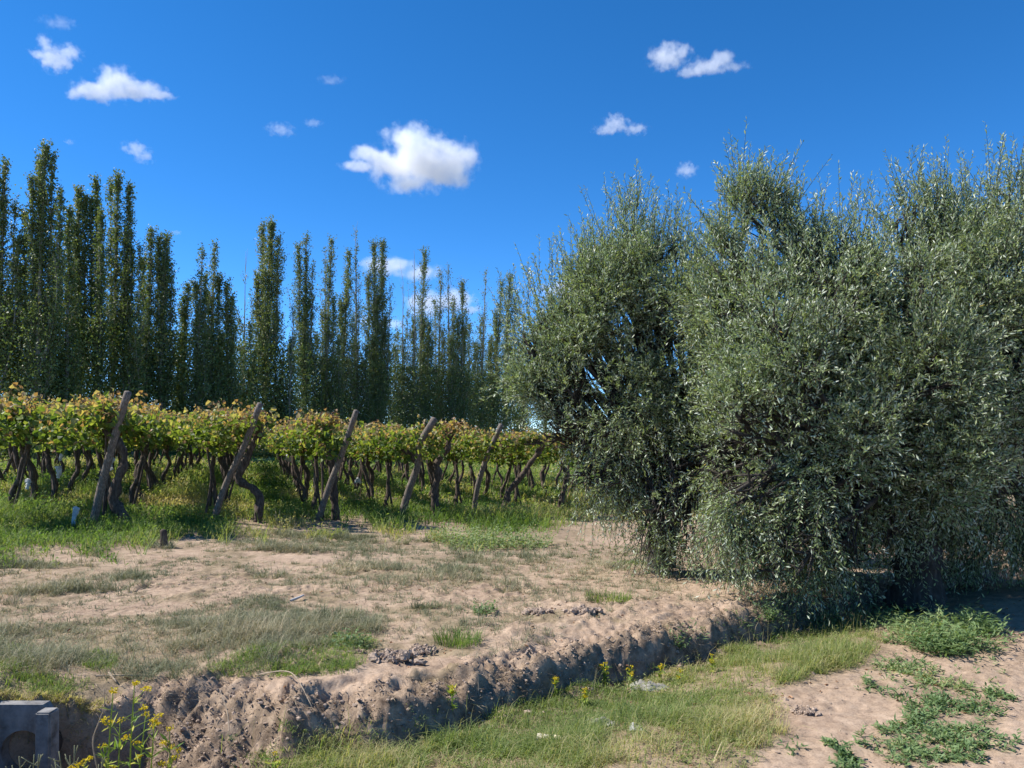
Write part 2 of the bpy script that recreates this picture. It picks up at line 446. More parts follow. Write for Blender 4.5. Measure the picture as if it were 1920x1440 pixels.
def m_ditch(px, py, y, s):
    a = ell(px, py, [(1480, 1215, 150, 52, 1), (1560, 1200, 90, 35, 1), (1270, 1330, 190, 60, .75), (1000, 1400, 260, 70, .9), (1170, 1420, 230, 60, 1), (1340, 1310, 110, 60, .9), (900, 1370, 160, 55, .7), (620, 1410, 200, 66, .85), (480, 1430, 80, 40, .6),
                     (1250, 1400, 150, 60, .9), (1080, 1330, 260, 70, .8), (1220, 1290, 190, 50, .6), (1330, 1370, 140, 60, .95), (1420, 1255, 90, 40, .8), (730, 1420, 120, 50, .8), (520, 1430, 90, 40, .6), (1180, 1270, 150, 45, .4), (1340, 1420, 90, 40, .8), (1100, 1330, 160, 40, .55)])
    band = 0.8 * sstep(430, 520, px) * sstep(1480, 1300, px) * sstep(-0.26, -0.34, s) * sstep(-0.95, -0.65, s)
    return np.maximum(a, band) * (s < -0.25)
def m_broad(px, py, y):
    return ell(px, py, [(1780, 1200, 95, 34, 1), (1850, 1215, 40, 26, .8), (1700, 1195, 50, 22, .7), (1690, 1275, 75, 40, .75), (1760, 1290, 70, 34, .7), (1790, 1345, 100, 40, .9), (1740, 1395, 120, 48, 1), (1660, 1395, 60, 30, .5), (1870, 1305, 25, 14, .6),
                        (1590, 1425, 30, 30, .6), (1880, 1400, 40, 20, .5), (1490, 1410, 40, 10, .2), (1840, 1260, 60, 20, .25)])

def axis(lo, hi, step, a, b, grow):
    c = list(np.arange(lo, hi + 1e-9, step))
    d = step; v = c[-1]
    while v < b:
        d = min(d * grow, 400); v += d; c.append(v)
    d = step; v = c[0]; pre = []
    while v > a:
        d = min(d * grow, 400); v -= d; pre.append(v)
    return np.array(pre[::-1] + c)

gx = axis(-3.6, 4.2, 0.02, -4000, 4000, 1.05)
gy = axis(3.5, 8.6, 0.02, -60, 6000, 1.05)
GX, GY = np.meshgrid(gx, gy)
X, Y = GX.ravel(), GY.ravel()
Z = height(X, Y)
S = edge_s(X, Y)
PX, PY = gproj(X, Y, Z)
behind = Y < 1.0
veg = np.maximum.reduce((m_vineyard(PX, PY, Y) * 0.95, m_grey(PX, PY, Y) * 0.45, m_lawn(PX, PY, Y) * 0.7, m_ditch(PX, PY, Y, S) * 0.75, m_broad(PX, PY, Y) * 0.35))
veg = np.where(behind, 0.3, veg) * (0.75 + 0.35 * fbm(X * 3, Y * 3, seed=51, octs=3))
veg = np.maximum(veg, 0.55 * sstep(0.1, -0.3, S) * sstep(-1.6, -0.9, S))
veg = np.maximum(veg, 0.6 * sstep(0.0, 0.8, fbm(X * 2.3, Y * 2.3, seed=53, octs=5, gain=0.65)) * (S > 0))
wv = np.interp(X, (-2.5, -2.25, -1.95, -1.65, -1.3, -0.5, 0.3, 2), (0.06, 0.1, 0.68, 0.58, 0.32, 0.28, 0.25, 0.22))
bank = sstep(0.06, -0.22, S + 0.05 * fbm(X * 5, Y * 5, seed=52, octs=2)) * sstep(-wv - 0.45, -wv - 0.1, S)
nx, ny = len(gx), len(gy)
gi = np.arange(nx * ny).reshape(ny, nx)
gq = np.stack((gi[:-1, :-1], gi[:-1, 1:], gi[1:, 1:], gi[1:, :-1]), -1).reshape(-1, 4)
mb = MB().add(np.stack((X, Y, Z), 1), gq)
ground = mb.build('ground', M_EARTH, smooth=True, extra={'veg': np.clip(veg, 0, 1), 'bank': np.clip(bank, 0, 1)})
tag(ground, kind='structure')

def hz(x, y):
    return float(height(np.array([x]), np.array([y]))[0])
def on_ground(px, py):
    """ground point seen at photo pixel px, py"""
    d = np.arange(3.2, 60, 0.02)
    x = (px - CX) / F * d
    z = height(x, d, False)
    zz = EYE - (py - HZ) / F * d
    i = int(np.argmax(zz <= z))
    return x[i], d[i], hz(x[i], d[i])

# ------------------------------------------------------------------ lumps of soil on the bank and the track
def ico():
    bm = bmesh.new(); bmesh.ops.create_icosphere(bm, subdivisions=2, radius=1)
    V = np.array([v.co[:] for v in bm.verts]); T = np.array([[v.index for v in f.verts] for f in bm.faces]); bm.free()
    return V, T
ICO_V, ICO_T = ico()
bm = bmesh.new(); bmesh.ops.create_icosphere(bm, subdivisions=1, radius=1)
ICO1_V = np.array([v.co[:] for v in bm.verts]); ICO1_T = np.array([[v.index for v in f.verts] for f in bm.faces]); bm.free()

def lumps(mb, P, r, rng, flat=0.7, V0=ICO1_V, T0=ICO1_T):
    m = len(P)
    sc = r[:, None, None] * rng.uniform(0.6, 1.4, (m, 1, 3)) * np.array((1, 1, flat))
    v = V0[None] * (1 + rng.uniform(-0.5, 0.45, (m, len(V0), 1)))
    a = rng.uniform(0, 6.28, m); c, s = np.cos(a)[:, None], np.sin(a)[:, None]
    v = v * sc
    v = np.stack((v[..., 0] * c - v[..., 1] * s, v[..., 0] * s + v[..., 1] * c, v[..., 2]), -1) + P[:, None]
    mb.add(v, None, (T0[None] + (np.arange(m) * len(V0))[:, None, None]).reshape(-1, 3))

rng = np.random.default_rng(3)
mb = MB()
n = 420000
x = rng.uniform(-5, 4.5, n); y = rng.uniform(3.6, 11.5, n)
s = edge_s(x, y)
wv = np.interp(x, (-2.5, -2.25, -1.95, -1.65, -1.3, -0.5, 0.3, 2), (0.06, 0.1, 0.68, 0.58, 0.32, 0.28, 0.25, 0.22))
dens = sstep(0.10, -0.03, s) * sstep(-wv - 0.25, -wv * 0.7, s) * 0.6 + sstep(-0.6, -1.0, s) * (x > 0.6) * 0.02 + sstep(0.1, 0.5, s) * sstep(5.5, 0.8, s) * 0.05 * np.clip(0.2 + 1.6 * fbm(x * 1.1, y * 1.1, seed=62, octs=3), 0, 2)
dens *= np.clip(0.8 + 0.9 * fbm(x * 3, y * 3, seed=61, octs=2), 0, 1)
dens *= ~((x < -2.4) & (s < 0.06))
k = rng.random(n) < dens
x, y, s = x[k], y[k], s[k]
r = np.where(s < 0.15, rng.uniform(0.003, 0.010, len(x)), rng.uniform(0.003, 0.009, len(x))) * (0.45 + 1.5 * rng.random(len(x)) ** 4)
lumps(mb, np.stack((x, y, height(x, y) + r * 0.2), 1), r, rng)
tag(mb.build('soil_clods', M_CLOD), 'crumbly lumps of dry earth along the cut ditch bank', 'soil', kind='stuff')

# ------------------------------------------------------------------ grass and weeds nobody could count
def scatter(n, x0, x1, y0, y1, fn, rng):
    x = rng.uniform(x0, x1, n); y = rng.uniform(y0, y1, n)
    z = height(x, y); s = edge_s(x, y)
    px, py = gproj(x, y, z)
    k = (rng.random(n) < fn(px, py, x, y, s)) & (px > -260) & (px < 2180)
    return np.stack((x, y, z - 0.005), 1)[k], px[k], py[k]

def clumpy(x, y, f, seed, lo=-0.2, hi=0.5):
    return sstep(lo, hi, fbm(x * f, y * f, seed=seed, octs=3))

def tufts(P, per, sig, rng):
    """gather scattered blades into little tufts"""
    m = len(P)
    c = P[rng.integers(0, m, max(1, m // per))]
    k = rng.integers(0, len(c), m)
    return c[k] + rng.normal(size=(m, 3)) * (sig, sig, 0), k

def sprig(mb, P, h, nl, L, W, rng, tint, spread=0.6):
    """leafy stems: nl leaves up each"""
    m = len(P)
    ax = unit(rng.normal(size=(m, 3)) * (spread, spread, 0.1) + (0, 0, 0.8))
    for j in range(nl):
        f = (j + 0.5) / nl
        D = unit(rng.normal(size=(m, 3)) * (1, 1, 0.25) + ax * 0.4)
        leaves(mb, P + ax * (h * f)[:, None], D, rdir(rng, m) * 0.5 + (0, 0, 1), L * rng.uniform(0.6, 1.3, m) * (1.15 - 0.5 * f), W * rng.uniform(0.7, 1.2, m), np.clip(tint + rng.normal(0, 0.12, m), 0, 1))

# vineyard grass
mb = MB()
for y0, y1, x0, x1, n, w, hh in ((8.5, 14, -11, 4, 170000, 0.009, 0.40), (14, 22, -15, 6, 110000, 0.013, 0.45), (22, 45, -26, 10, 100000, 0.028, 0.5), (45, 75, -40, 20, 40000, 0.06, 0.4)):
    P, px, py = scatter(n, x0, x1, y0, y1, lambda a, b, x, y, s: m_vineyard(a, b, y) * (0.35 + 0.65 * clumpy(x, y, 0.9, 71)), rng)
    m = len(P)
    big = clumpy(P[:, 0], P[:, 1], 0.45, 72, -0.3, 0.6)
    h = hh * rng.uniform(0.35, 1.15, m) * (0.55 + 0.75 * big)
    t = 0.5 + 0.42 * (fbm(P[:, 0] * 0.5, P[:, 1] * 0.5, seed=73, octs=3)) + rng.normal(0, 0.13, m)
    blades(mb, P, h, w * rng.uniform(0.7, 1.5, m), rng.uniform(0, 6.28, m), rng.uniform(0.3, 1.3, m), np.clip(t, 0, 0.97))
    # leafy weeds between the blades
    k = rng.random(m) < 0.45
    Pl = P[k] + np.stack((np.zeros(k.sum()), np.zeros(k.sum()), h[k] * rng.uniform(0.1, 0.8, k.sum())), 1)
    leaves(mb, Pl, rdir(rng, len(Pl)) + (0, 0, 0.3), rdir(rng, len(Pl)) + (0, 0, 0.8), w * 5 * rng.uniform(0.6, 1.4, len(Pl)), w * 2.6, np.clip(t[k] - 0.1, 0, 1))
tag(mb.build('vineyard_grass', M_GRASS), 'lush green grass and weeds growing between the vine rows', 'grass', kind='stuff')

# wispy grey weeds along the track
mb = MB()
P, px, py = scatter(1700000, -8, 5, 4.6, 14, lambda a, b, x, y, s: m_grey(a, b, y) * (s > 0.02) * np.where(b > 1140, 0.35 + 0.65 * clumpy(x, y, 2.6, 81, -0.5, 0.4), 0.16 + 0.84 * clumpy(x, y, 2.6, 81, -0.35, 0.5)) * np.clip(6.5 / y, 0.35, 1), rng)
P, kt = tufts(P, 24, 0.026, rng)
m = len(P); big = clumpy(P[:, 0], P[:, 1], 1.5, 82); tv = rng.normal(0, 0.16, m)[kt % m]; th = rng.uniform(0.5, 1.35, m)[kt % m]
d = P[:, 1]
blades(mb, P, th * rng.uniform(0.025, 0.11, m) * (0.5 + 0.9 * big) * (1 + 0.55 * (py > 1150)), 0.0026 * rng.uniform(0.7, 1.6, m) * (d / 5.5) ** 0.8, rng.uniform(0, 6.28, m), rng.uniform(0.4, 1.5, m), np.clip(0.45 + 0.3 * fbm(d, P[:, 0], seed=83) + tv + rng.normal(0, 0.15, m), 0, 1))
tag(mb.build('grey_grass', M_GREY), 'wispy grey-green grass scattered over the dirt track', 'grass', kind='stuff')

# bright lawn-like patches at the top of the bank
mb = MB()
P, px, py = scatter(300000, -4.5, 1, 4.5, 7.5, lambda a, b, x, y, s: m_lawn(a, b, y) * (s > 0.0) * (0.3 + 0.7 * clumpy(x, y, 3, 85)), rng)
m = len(P)
lip = sstep(0.16, 0.0, edge_s(P[:, 0], P[:, 1])) * (P[:, 0] < -2.0)
blades(mb, P, rng.uniform(0.02, 0.085, m), 0.0032 * rng.uniform(0.7, 1.5, m), rng.uniform(0, 6.28, m), rng.uniform(0.3, 1.4, m), np.clip(0.42 + rng.normal(0, 0.14, m) + lip * 0.5, 0, 1))
P, px, py = scatter(60000, -3.4, -1.9, 4.4, 5.2, lambda a, b, x, y, s: (abs(s - 0.03) < 0.05) * 0.7 * sstep(-2.35, -2.55, x), rng)
m = len(P)
blades(mb, P, rng.uniform(0.02, 0.06, m), 0.0032 * rng.uniform(0.7, 1.5, m), rng.uniform(0, 6.28, m), rng.uniform(0.5, 1.6, m), np.clip(rng.normal(0.9, 0.12, m), 0, 1))
tag(mb.build('bright_grass', M_GRASS), 'short bright green grass on top of the ditch bank', 'grass', kind='stuff')

# grass in the ditch and up its near side
mb = MB()
P, px, py = scatter(1100000, -2.5, 4.5, 3.4, 8, lambda a, b, x, y, s: m_ditch(a, b, y, s) * (0.10 + 0.85 * clumpy(x, y, 2.6, 91, -0.15, 0.45)) * 0.8, rng)
P, kt = tufts(P, 18, 0.024, rng)
m = len(P); big = clumpy(P[:, 0], P[:, 1], 1.6, 92); tv = rng.normal(0, 0.17, m)[kt % m]; th = rng.uniform(0.5, 1.4, m)[kt % m]
t = 0.58 + 0.38 * fbm(P[:, 0] * 1.3, P[:, 1] * 1.3, seed=93, octs=2) + tv + rng.normal(0, 0.13, m)
t = np.where(px > 1380, t - 0.1, t)
blades(mb, P, th * rng.uniform(0.025, 0.115, m) * (0.5 + 0.9 * big), 0.003 * rng.uniform(0.7, 1.6, m), rng.uniform(0, 6.28, m), rng.uniform(0.4, 1.5, m), np.clip(t, 0, 1))
# leafy seedlings and taller bents through it
P, px, py = scatter(26000, -2.2, 4.5, 3.4, 8, lambda a, b, x, y, s: m_ditch(a, b, y, s) * (0.05 + 0.4 * clumpy(x, y, 2.7, 94, -0.1, 0.5)), rng)
m = len(P)
sprig(mb, P, rng.uniform(0.03, 0.13, m), 7, 0.032, 0.008, rng, 0.42 + 0.3 * fbm(P[:, 0] * 2, P[:, 1] * 2, seed=95))
P, px, py = scatter(9000, -2.2, 4.5, 3.4, 8, lambda a, b, x, y, s: m_ditch(a, b, y, s) * 0.5, rng)
m = len(P)
blades(mb, P, rng.uniform(0.10, 0.28, m), 0.0028 * rng.uniform(.7, 1.4, m), rng.uniform(0, 6.28, m), rng.uniform(0.1, 0.9, m), np.clip(rng.normal(0.72, 0.18, m), 0, 1))
tag(mb.build('ditch_grass', M_DITCH), 'yellow-green grass filling the shallow ditch', 'grass', kind='stuff')

# broad-leaved weeds on the sandy bank
mb = MB()
P, px, py = scatter(60000, 0.5, 7, 3.4, 7.8, lambda a, b, x, y, s: m_broad(a, b, y) * (0.09 + 0.5 * clumpy(x, y, 3.5, 95, -0.25, 0.35)), rng)
m = len(P)
tall = (py < 1238) & (px > 1680)
hgt = np.where(tall, rng.uniform(0.10, 0.25, m), rng.uniform(0.02, 0.08, m))
sprig(mb, P, hgt, 8, np.where(tall, 0.08, 0.045), np.where(tall, 0.015, 0.012), rng, 0.42 + 0.25 * fbm(P[:, 0] * 2, P[:, 1] * 2, seed=96))
tag(mb.build('broadleaf_weeds', M_WEED), 'low leafy green weeds sprawling over the sandy bank', 'weeds', kind='stuff')

# dark leafy weeds under the olive and tall fresh shoots where bank and olive meet
mb = MB()
P, px, py = scatter(9000, 1.0, 5.5, 5.8, 9.0, lambda a, b, x, y, s: ell(a, b, [(1420, 1180, 70, 24, .5), (1560, 1168, 120, 18, .4), (1340, 1195, 40, 16, .25), (1650, 1165, 60, 14, .35), (1480, 1160, 60, 14, .5)]), rng)
m = len(P)
sprig(mb, P, rng.uniform(0.06, 0.2, m), 9, 0.06, 0.011, rng, 0.4)
tag(mb.build('shade_weeds', M_WEED), 'leafy weeds at the foot of the olive trees', 'weeds', kind='stuff')

# straw, dead stalks and leaf litter
mb = MB()
P, px, py = scatter(220000, -5, 5, 3.4, 12, lambda a, b, x, y, s: np.where(s < 0.15, 0.5, 0.26) * clumpy(x, y, 1.5, 97, -0.3, 0.5) * (1 - 0.85 * ell(a, b, [(1500, 1370, 170, 80, 1), (1620, 1280, 160, 50, 1), (1850, 1330, 90, 70, .6)])), rng)
m = len(P)
D = unit(rng.normal(size=(m, 3)) * (1, 1, 0.18))
leaves(mb, P + (0, 0, 0.012), D, rdir(rng, m) * 0.3 + (0, 0, 1), rng.uniform(0.02, 0.10, m), rng.uniform(0.002, 0.004, m), rng.random(m))
tag(mb.build('dry_straw', M_DRY), 'bits of dry straw and root scattered on the bank', 'straw', kind='stuff')
mb = MB()
P, px, py = scatter(600000, -2.5, 4, 3.8, 9, lambda a, b, x, y, s: (s < 0.06) * (s > -np.interp(x, (-2.25, -1.95, -1.65, -1.3, -0.5, 0.3, 2), (0.1, 0.75, 0.7, 0.3, 0.28, 0.24, 0.2)) - 0.12) * (0.12 + 0.55 * clumpy(x, y, 4, 98, -0.2, 0.5)), rng)
m = len(P)
leaves(mb, P + (0, 0, 0.01), unit(rng.normal(size=(m, 3)) * (1, 1, .6) + (0.1, -0.35, -0.1)), rdir(rng, m), rng.uniform(0.015, 0.065, m) * (1 + 1.2 * (rng.random(m) < 0.06)), rng.uniform(0.0014, 0.0036, m), np.clip(rng.normal(0.3, 0.27, m), 0, 1))
tag(mb.build('bank_roots', M_DRY), 'dead roots and dry grass hanging from the cut bank', 'roots', kind='stuff')
mb = MB()
P, px, py = scatter(9000, -3.5, 6, 3.4, 10, lambda a, b, x, y, s: np.maximum(0.05, ell(a, b, [(1430, 1310, 90, 40, .35), (1500, 1290, 90, 26, .3), (240, 1100, 60, 14, .4), (1700, 1400, 150, 40, .18), (1250, 1340, 160, 50, .2), (1900, 1160, 120, 40, .5), (1650, 1160, 150, 20, .4), (1600, 1330, 330, 110, .09), (1100, 1350, 330, 80, .13), (560, 1370, 60, 30, .1)])), rng)
m = len(P)
leaves(mb, P + (0, 0, 0.012), unit(rng.normal(size=(m, 3)) * (1, 1, 0.3)), rdir(rng, m) * 0.6 + (0, 0, 1), rng.uniform(0.015, 0.045, m), rng.uniform(0.008, 0.022, m), rng.random(m), 'vine', 0.3)
tag(mb.build('fallen_leaves', M_DEAD), 'curled brown fallen leaves lying on the ground', 'leaves', kind='stuff')

# ------------------------------------------------------------------ poplars
# base x, [(limb top x, top y, where it leaves the trunk 0..1, fatness, bareness)], label
POPLARS = [
    (-14, [(10, 305, 0, 1.0, .1), (-6, 330, .1, 1, 0), (28, 378, .25, .8, .3), (34, 445, .15, .9, 0)], 'tall poplar with a few thin spires cut off by the frame edge'),
    (22, [(38, 505, 0, .9, 0), (14, 560, .05, 1, 0), (52, 570, .1, .8, 0)], 'short bushy poplar between the two tallest multi-stemmed poplars'),
    (68, [(85, 275, 0, 1.1, 0), (74, 300, .2, .8, 0), (98, 288, .3, .8, 0), (61, 335, .15, 1, 0), (114, 365, .22, .9, 0), (106, 470, .1, .9, 0), (45, 400, .1, .9, .1)], 'tallest poplar with a fan of many upright limbs'),
    (122, [(130, 394, 0, 1, 0), (112, 470, .1, .9, 0), (138, 500, .1, .9, 0)], 'narrow pointed poplar beside the tallest fanned poplar'),
    (152, [(148, 356, 0, 1.1, 0), (160, 372, .15, 1, 0), (140, 420, .1, .9, 0)], 'dense twin-topped poplar with yellowish-green upper leaves'),
    (178, [(180, 338, 0, 1, 0), (170, 375, .2, .8, 0), (190, 400, .12, .9, 0)], 'slender poplar squeezed between the twin-topped and curved-limb poplars'),
    (204, [(221, 334, 0, 1, 0), (208, 340, .2, .8, .2), (243, 352, .3, 1.1, 0), (238, 440, .28, .9, 0)], 'poplar with pale trunk and one dark limb curving outward'),
    (228, [(249, 470, 0, .8, .1), (262, 462, .1, .7, .1), (235, 520, .05, .8, 0)], 'thin leaning poplar with two narrow dark tips'),
    (266, [(284, 436, 0, 1.1, 0), (298, 450, .15, .9, 0), (268, 490, .1, 1, 0)], 'full poplar with paired tops next to the pale smooth-headed one'),
    (304, [(313, 446, 0, 1.25, 0), (306, 480, .1, 1.1, 0), (322, 500, .1, .9, 0)], 'pale grey-green poplar with a smooth rounded head'),
    (326, [(353, 538, 0, .9, 0), (343, 560, .15, .8, 0)], 'low dark poplar leaning towards the olive trees'),
    (366, [(380, 468, 0, .7, .25), (368, 535, .05, 1, 0), (384, 520, .1, .8, 0)], 'thin poplar with a bare twig tip and a bushier lower half'),
    (398, [(403, 461, 0, .9, .2), (410, 520, .1, 1, 0), (392, 560, .05, 1, 0)], 'poplar with bent spiky top beside a blunt brownish one'),
    (430, [(426, 538, 0, 1.2, 0), (436, 560, .1, 1.1, 0)], 'blunt brownish-green poplar lower than its neighbours'),
    (456, [(460, 512, 0, .45, .85), (470, 610, .1, .8, 0), (450, 600, .1, .7, .2)], 'half-dead poplar with one long bare spike before the stout one'),
    (498, [(510, 420, 0, 1.7, 0), (492, 424, .2, 1.2, 0), (522, 448, .3, 1, 0), (482, 520, .15, 1.2, 0), (519, 600, .05, .9, 0)], 'stout dense poplar standing apart with the thickest leafy column'),
    (540, [(552, 575, 0, .6, .6), (528, 590, .05, .6, .5), (545, 640, .05, .8, 0)], 'short sparse poplar with drooping bare twigs after the stout one'),
    (572, [(575, 448, 0, 1, .1), (560, 465, .2, .9, 0), (586, 500, .2, .8, .35), (572, 560, .05, 1.2, 0)], 'forked poplar whose shorter branch curls away from the main tip'),
    (612, [(622, 454, 0, .9, .15), (610, 475, .2, .7, .5), (626, 560, .1, 1, 0), (604, 590, .05, .9, .2)], 'poplar with a bare side spike and leafy tapering top'),
    (644, [(655, 478, 0, 1, 0), (640, 560, .1, 1, 0), (662, 600, .05, .8, .2)], 'leafy poplar whose top is overtopped by its bare neighbour'),
    (668, [(667, 440, 0, .6, .55), (672, 520, .05, .6, .5), (664, 610, .05, .7, .3)], 'tall thin almost leafless poplar with see-through crown'),
    (706, [(701, 458, 0, 1.2, .1), (718, 455, .15, 1.3, 0), (690, 520, .1, 1, .1), (732, 540, .1, .8, .4), (706, 560, .05, 1.5, 0), (700, 640, 0, 1.4, 0), (722, 600, .05, 1.2, 0)], 'broad double-topped poplar in front of the low clouds'),
    (752, [(756, 530, 0, .4, .9), (746, 620, .05, .7, .3), (758, 640, .05, .8, .1)], 'bare-spiked poplar beside the broad double-topped one'),
    (770, [(777, 485, 0, .4, .9), (764, 590, .05, .7, .3), (776, 600, .05, .9, .1)], 'poplar with a long leafless spike and leafy base'),
    (790, [(797, 474, 0, .85, 0), (792, 600, .1, 1.2, 0), (804, 610, .05, 1.2, 0)], 'needle-topped green poplar rising between two bare spikes'),
    (822, [(827, 510, 0, .8, .4), (816, 560, .05, .8, .3), (830, 620, .05, .9, .1)], 'grey open-crowned poplar in front of the bright low cloud'),
    (846, [(840, 503, 0, .7, .5), (850, 560, .1, .9, .2), (846, 640, .05, 1.1, 0)], 'poplar with twiggy top just past the grey open-crowned one'),
    (864, [(867, 533, 0, 1.1, .1), (858, 600, .1, 1.3, 0), (870, 620, .05, 1.1, 0)], 'dark solid poplar with a single tapered crown'),
    (882, [(880, 610, 0, .8, .1), (890, 650, .05, .8, 0)], 'lowest poplar filling the gap after the dark solid one'),
    (902, [(911, 514, 0, .6, .6), (902, 600, .05, .8, .2), (894, 650, .05, .8, 0)], 'leaning wispy poplar with thin bare tip'),
    (926, [(942, 527, 0, 1, .15), (930, 590, .1, 1.1, 0), (920, 640, .05, 1.2, 0)], 'open poplar with many fine upright twigs'),
    (946, [(957, 518, 0, 1.2, .1), (966, 560, .15, .9, .2), (950, 620, .05, 1.2, 0)], 'fuller poplar closest to the olive crown'),
    (985, [(983, 548, 0, .4, .85), (978, 640, .05, .8, .1)], 'bare-topped poplar partly hidden by the olive leaves'),
    (1022, [(1030, 560, 0, 1, .1), (1020, 620, .05, 1, 0)], 'poplar peeping over the shoulder of the olive crown'),
    (1062, [(1068, 590, 0, 1, .1), (1058, 640, .05, 1, 0)], 'last poplar of the row behind the olive crown'),
]
for bx_, ty_, lab_ in ((92, 560, 'young poplar low between the tallest poplar and the narrow pointed one'), (246, 575, 'young poplar below the thin leaning two-tipped poplar'), (340, 610, 'young poplar filling the foot of the dark leaning one'),
                       (413, 600, 'young poplar low between the bent spiky and blunt brownish ones'), (476, 630, 'young poplar at the foot of the half-dead spike'), (527, 650, 'young poplar close beside the stout column'),
                       (592, 600, 'young poplar low after the forked poplar'), (632, 615, 'young poplar low before the overtopped leafy poplar'), (684, 620, 'young poplar beneath the almost leafless poplar'),
                       (738, 600, 'young poplar at the foot of the bare-spiked poplar'), (808, 610, 'young poplar low after the needle-topped one'), (914, 630, 'young poplar low after the leaning wispy one'), (968, 640, 'young poplar at the very edge of the olive leaves')):
    POPLARS.append((bx_, [(bx_ + 3, ty_ + 30, 0, 0.55, 0), (bx_ - 6, ty_ + 65, .05, 0.5, 0), (bx_ + 8, ty_ + 80, .05, 0.5, 0)], lab_))
def pop_depth(px):
    return 1 / (0.0222 - 0.0113 * px / 1000)
for i, (bx, limbs, label) in enumerate(POPLARS):
    rng = np.random.default_rng(100 + i)
    d = pop_depth(bx) + rng.uniform(-1.5, 1.5)
    x0 = (bx - CX) / F * d
    z0 = hz(x0, d)
    fs = float(np.clip(d / 50, 1, 1.7))
    root = tag(empty('poplar_tree', (x0, d, z0)), label, 'tree', 'windbreak row of poplars')
    org = np.array((x0, d, z0))
    tr, br, cr = MB(), MB(), MB()
    trunk = None
    for j, (tx, ty, f0, fat, bare) in enumerate(limbs):
        dd = d + rng.uniform(-0.7, 0.7)
        top = P2W(tx, ty, dd) - org
        if j == 0:
            hgt = top[2]
            mid = np.array((top[0] * 0.35 + rng.normal(0, .15), rng.normal(0, .2), hgt * 0.5))
            pts = curve((np.zeros(3) - (0, 0, .1), mid, top), 16)
            trunk = pts
            tubes(tr, pts, np.linspace(0.20, 0.02, 16) * (hgt / 18) * (0.7 + 0.3 * fat), 6, rough=0.1, seed=i)
        else:
            a = trunk[min(15, int(1 + f0 * 15))]
            a = a + (0, 0, 0)
            span = top[2] - a[2]
            out = np.array(((top[0] - a[0]) * 0.75, (top[1] - a[1]) * .75, span * 0.38))
            pts = curve((a, a + out, top), 14)
            tubes(br, pts, np.linspace(0.10, 0.012, 14) * (hgt / 18), 5)
        L = np.linalg.norm(pts[-1] - pts[0])
        # side limbs, each with its own sleeve of leaves
        for q_ in range(int(L / 2.4 * (0.5 + 0.5 * fat))):
            t_ = rng.uniform(0.2, 0.84)
            a_ = pts[int(t_ * (len(pts) - 1))]
            az_ = rng.uniform(0, 6.28); o_ = np.array((math.cos(az_), math.sin(az_), 0))
            l_ = fs * rng.uniform(0.9, 2.6) * (1.2 - 0.6 * t_)
            sp = curve((a_, a_ + o_ * l_ * 0.22 + (0, 0, l_ * 0.4), a_ + o_ * l_ * rng.uniform(0.22, 0.42) + (0, 0, l_)), 6)
            tubes(br, sp, np.linspace(0.028, 0.006, 6), 4)
            nq = int(l_ * 70 * (1 - 0.7 * bare) * min(fat, 1.3))
            pk = sp[rng.integers(1, 6, nq)] + rng.normal(0, 1, (nq, 3)) * (0.13, 0.13, 0.22)
            leaves(cr, pk, rdir(rng, nq) + (0, 0, -0.3), rdir(rng, nq) + o_ * 0.8, rng.uniform(0.08, 0.16, nq), rng.uniform(0.07, 0.12, nq), np.clip(0.5 + rng.normal(0, 0.1) + rng.normal(0, 0.15, nq), 0, 1))
        # twigs hugging the limb
        nt = int(L * 29 * fat * (1 - 0.45 * bare)) + 10
        t = rng.uniform(0.07 if j == 0 else 0.16, 1, nt) ** 0.85
        if bare: t = t * np.where(rng.random(nt) < bare, rng.uniform(0.25, 0.75, nt), 1)
        u = t * (len(pts) - 1); ii = np.minimum(u.astype(int), len(pts) - 2)
        st = pts[ii] + (pts[ii + 1] - pts[ii]) * (u - ii)[:, None]
        rad = fs * fat * (1.05 - 0.85 * t) * np.clip((1.03 - t) / 0.25, 0.15, 1) * (0.55 + 0.9 * vnoise(t * 9, t * 0 + j, seed=i * 7 + j))
        az = rng.uniform(0, 6.28, nt)
        out = np.stack((np.cos(az), np.sin(az), np.zeros(nt)), 1)
        tl = fs * rng.uniform(0.5, 1.4, nt) * (1.25 - 0.75 * t)
        td = unit(out * rng.uniform(0.2, 0.75, (nt, 1)) + (0, 0, 1))
        tw = np.stack((st, st + out * rad[:, None] * 0.35 + td * (tl * .4)[:, None], st + out * rad[:, None] * 0.45 + td * tl[:, None]), 1)
        sub = rng.random(nt) < 0.4 + 0.6 * bare
        if sub.any(): tubes(br, tw[sub], np.tile((0.014, 0.010, 0.004), (sub.sum(), 1)), 3)
        nl = 11
        q = rng.uniform(0.05, 1.05, (nt, nl))
        pos = tw[:, None, 0] * (1 - q[..., None]) ** 2 + 2 * tw[:, None, 1] * (q * (1 - q))[..., None] + tw[:, None, 2] * (q ** 2)[..., None]
        pos = (pos + rng.normal(0, 0.07, (nt, nl, 3))).reshape(-1, 3)
        m = len(pos)
        keep = rng.random(m) < 1 - 0.75 * bare * np.repeat(t, nl)
        pos = pos[keep]; m = len(pos)
        ln = unit(rng.normal(size=(m, 3)) + np.repeat(out, nl, 0)[keep] * 0.8)
        cl = np.repeat(rng.normal(0, 0.13, nt), nl)[keep]
        leaves(cr, pos, rdir(rng, m) + (0, 0, -0.3), ln, rng.uniform(0.08, 0.17, m), rng.uniform(0.07, 0.13, m), np.clip(0.42 + (0.18 if i in (4, 13, 15, 27) else 0) + cl + rng.normal(0, 0.15, m), 0, 1), 'lance')
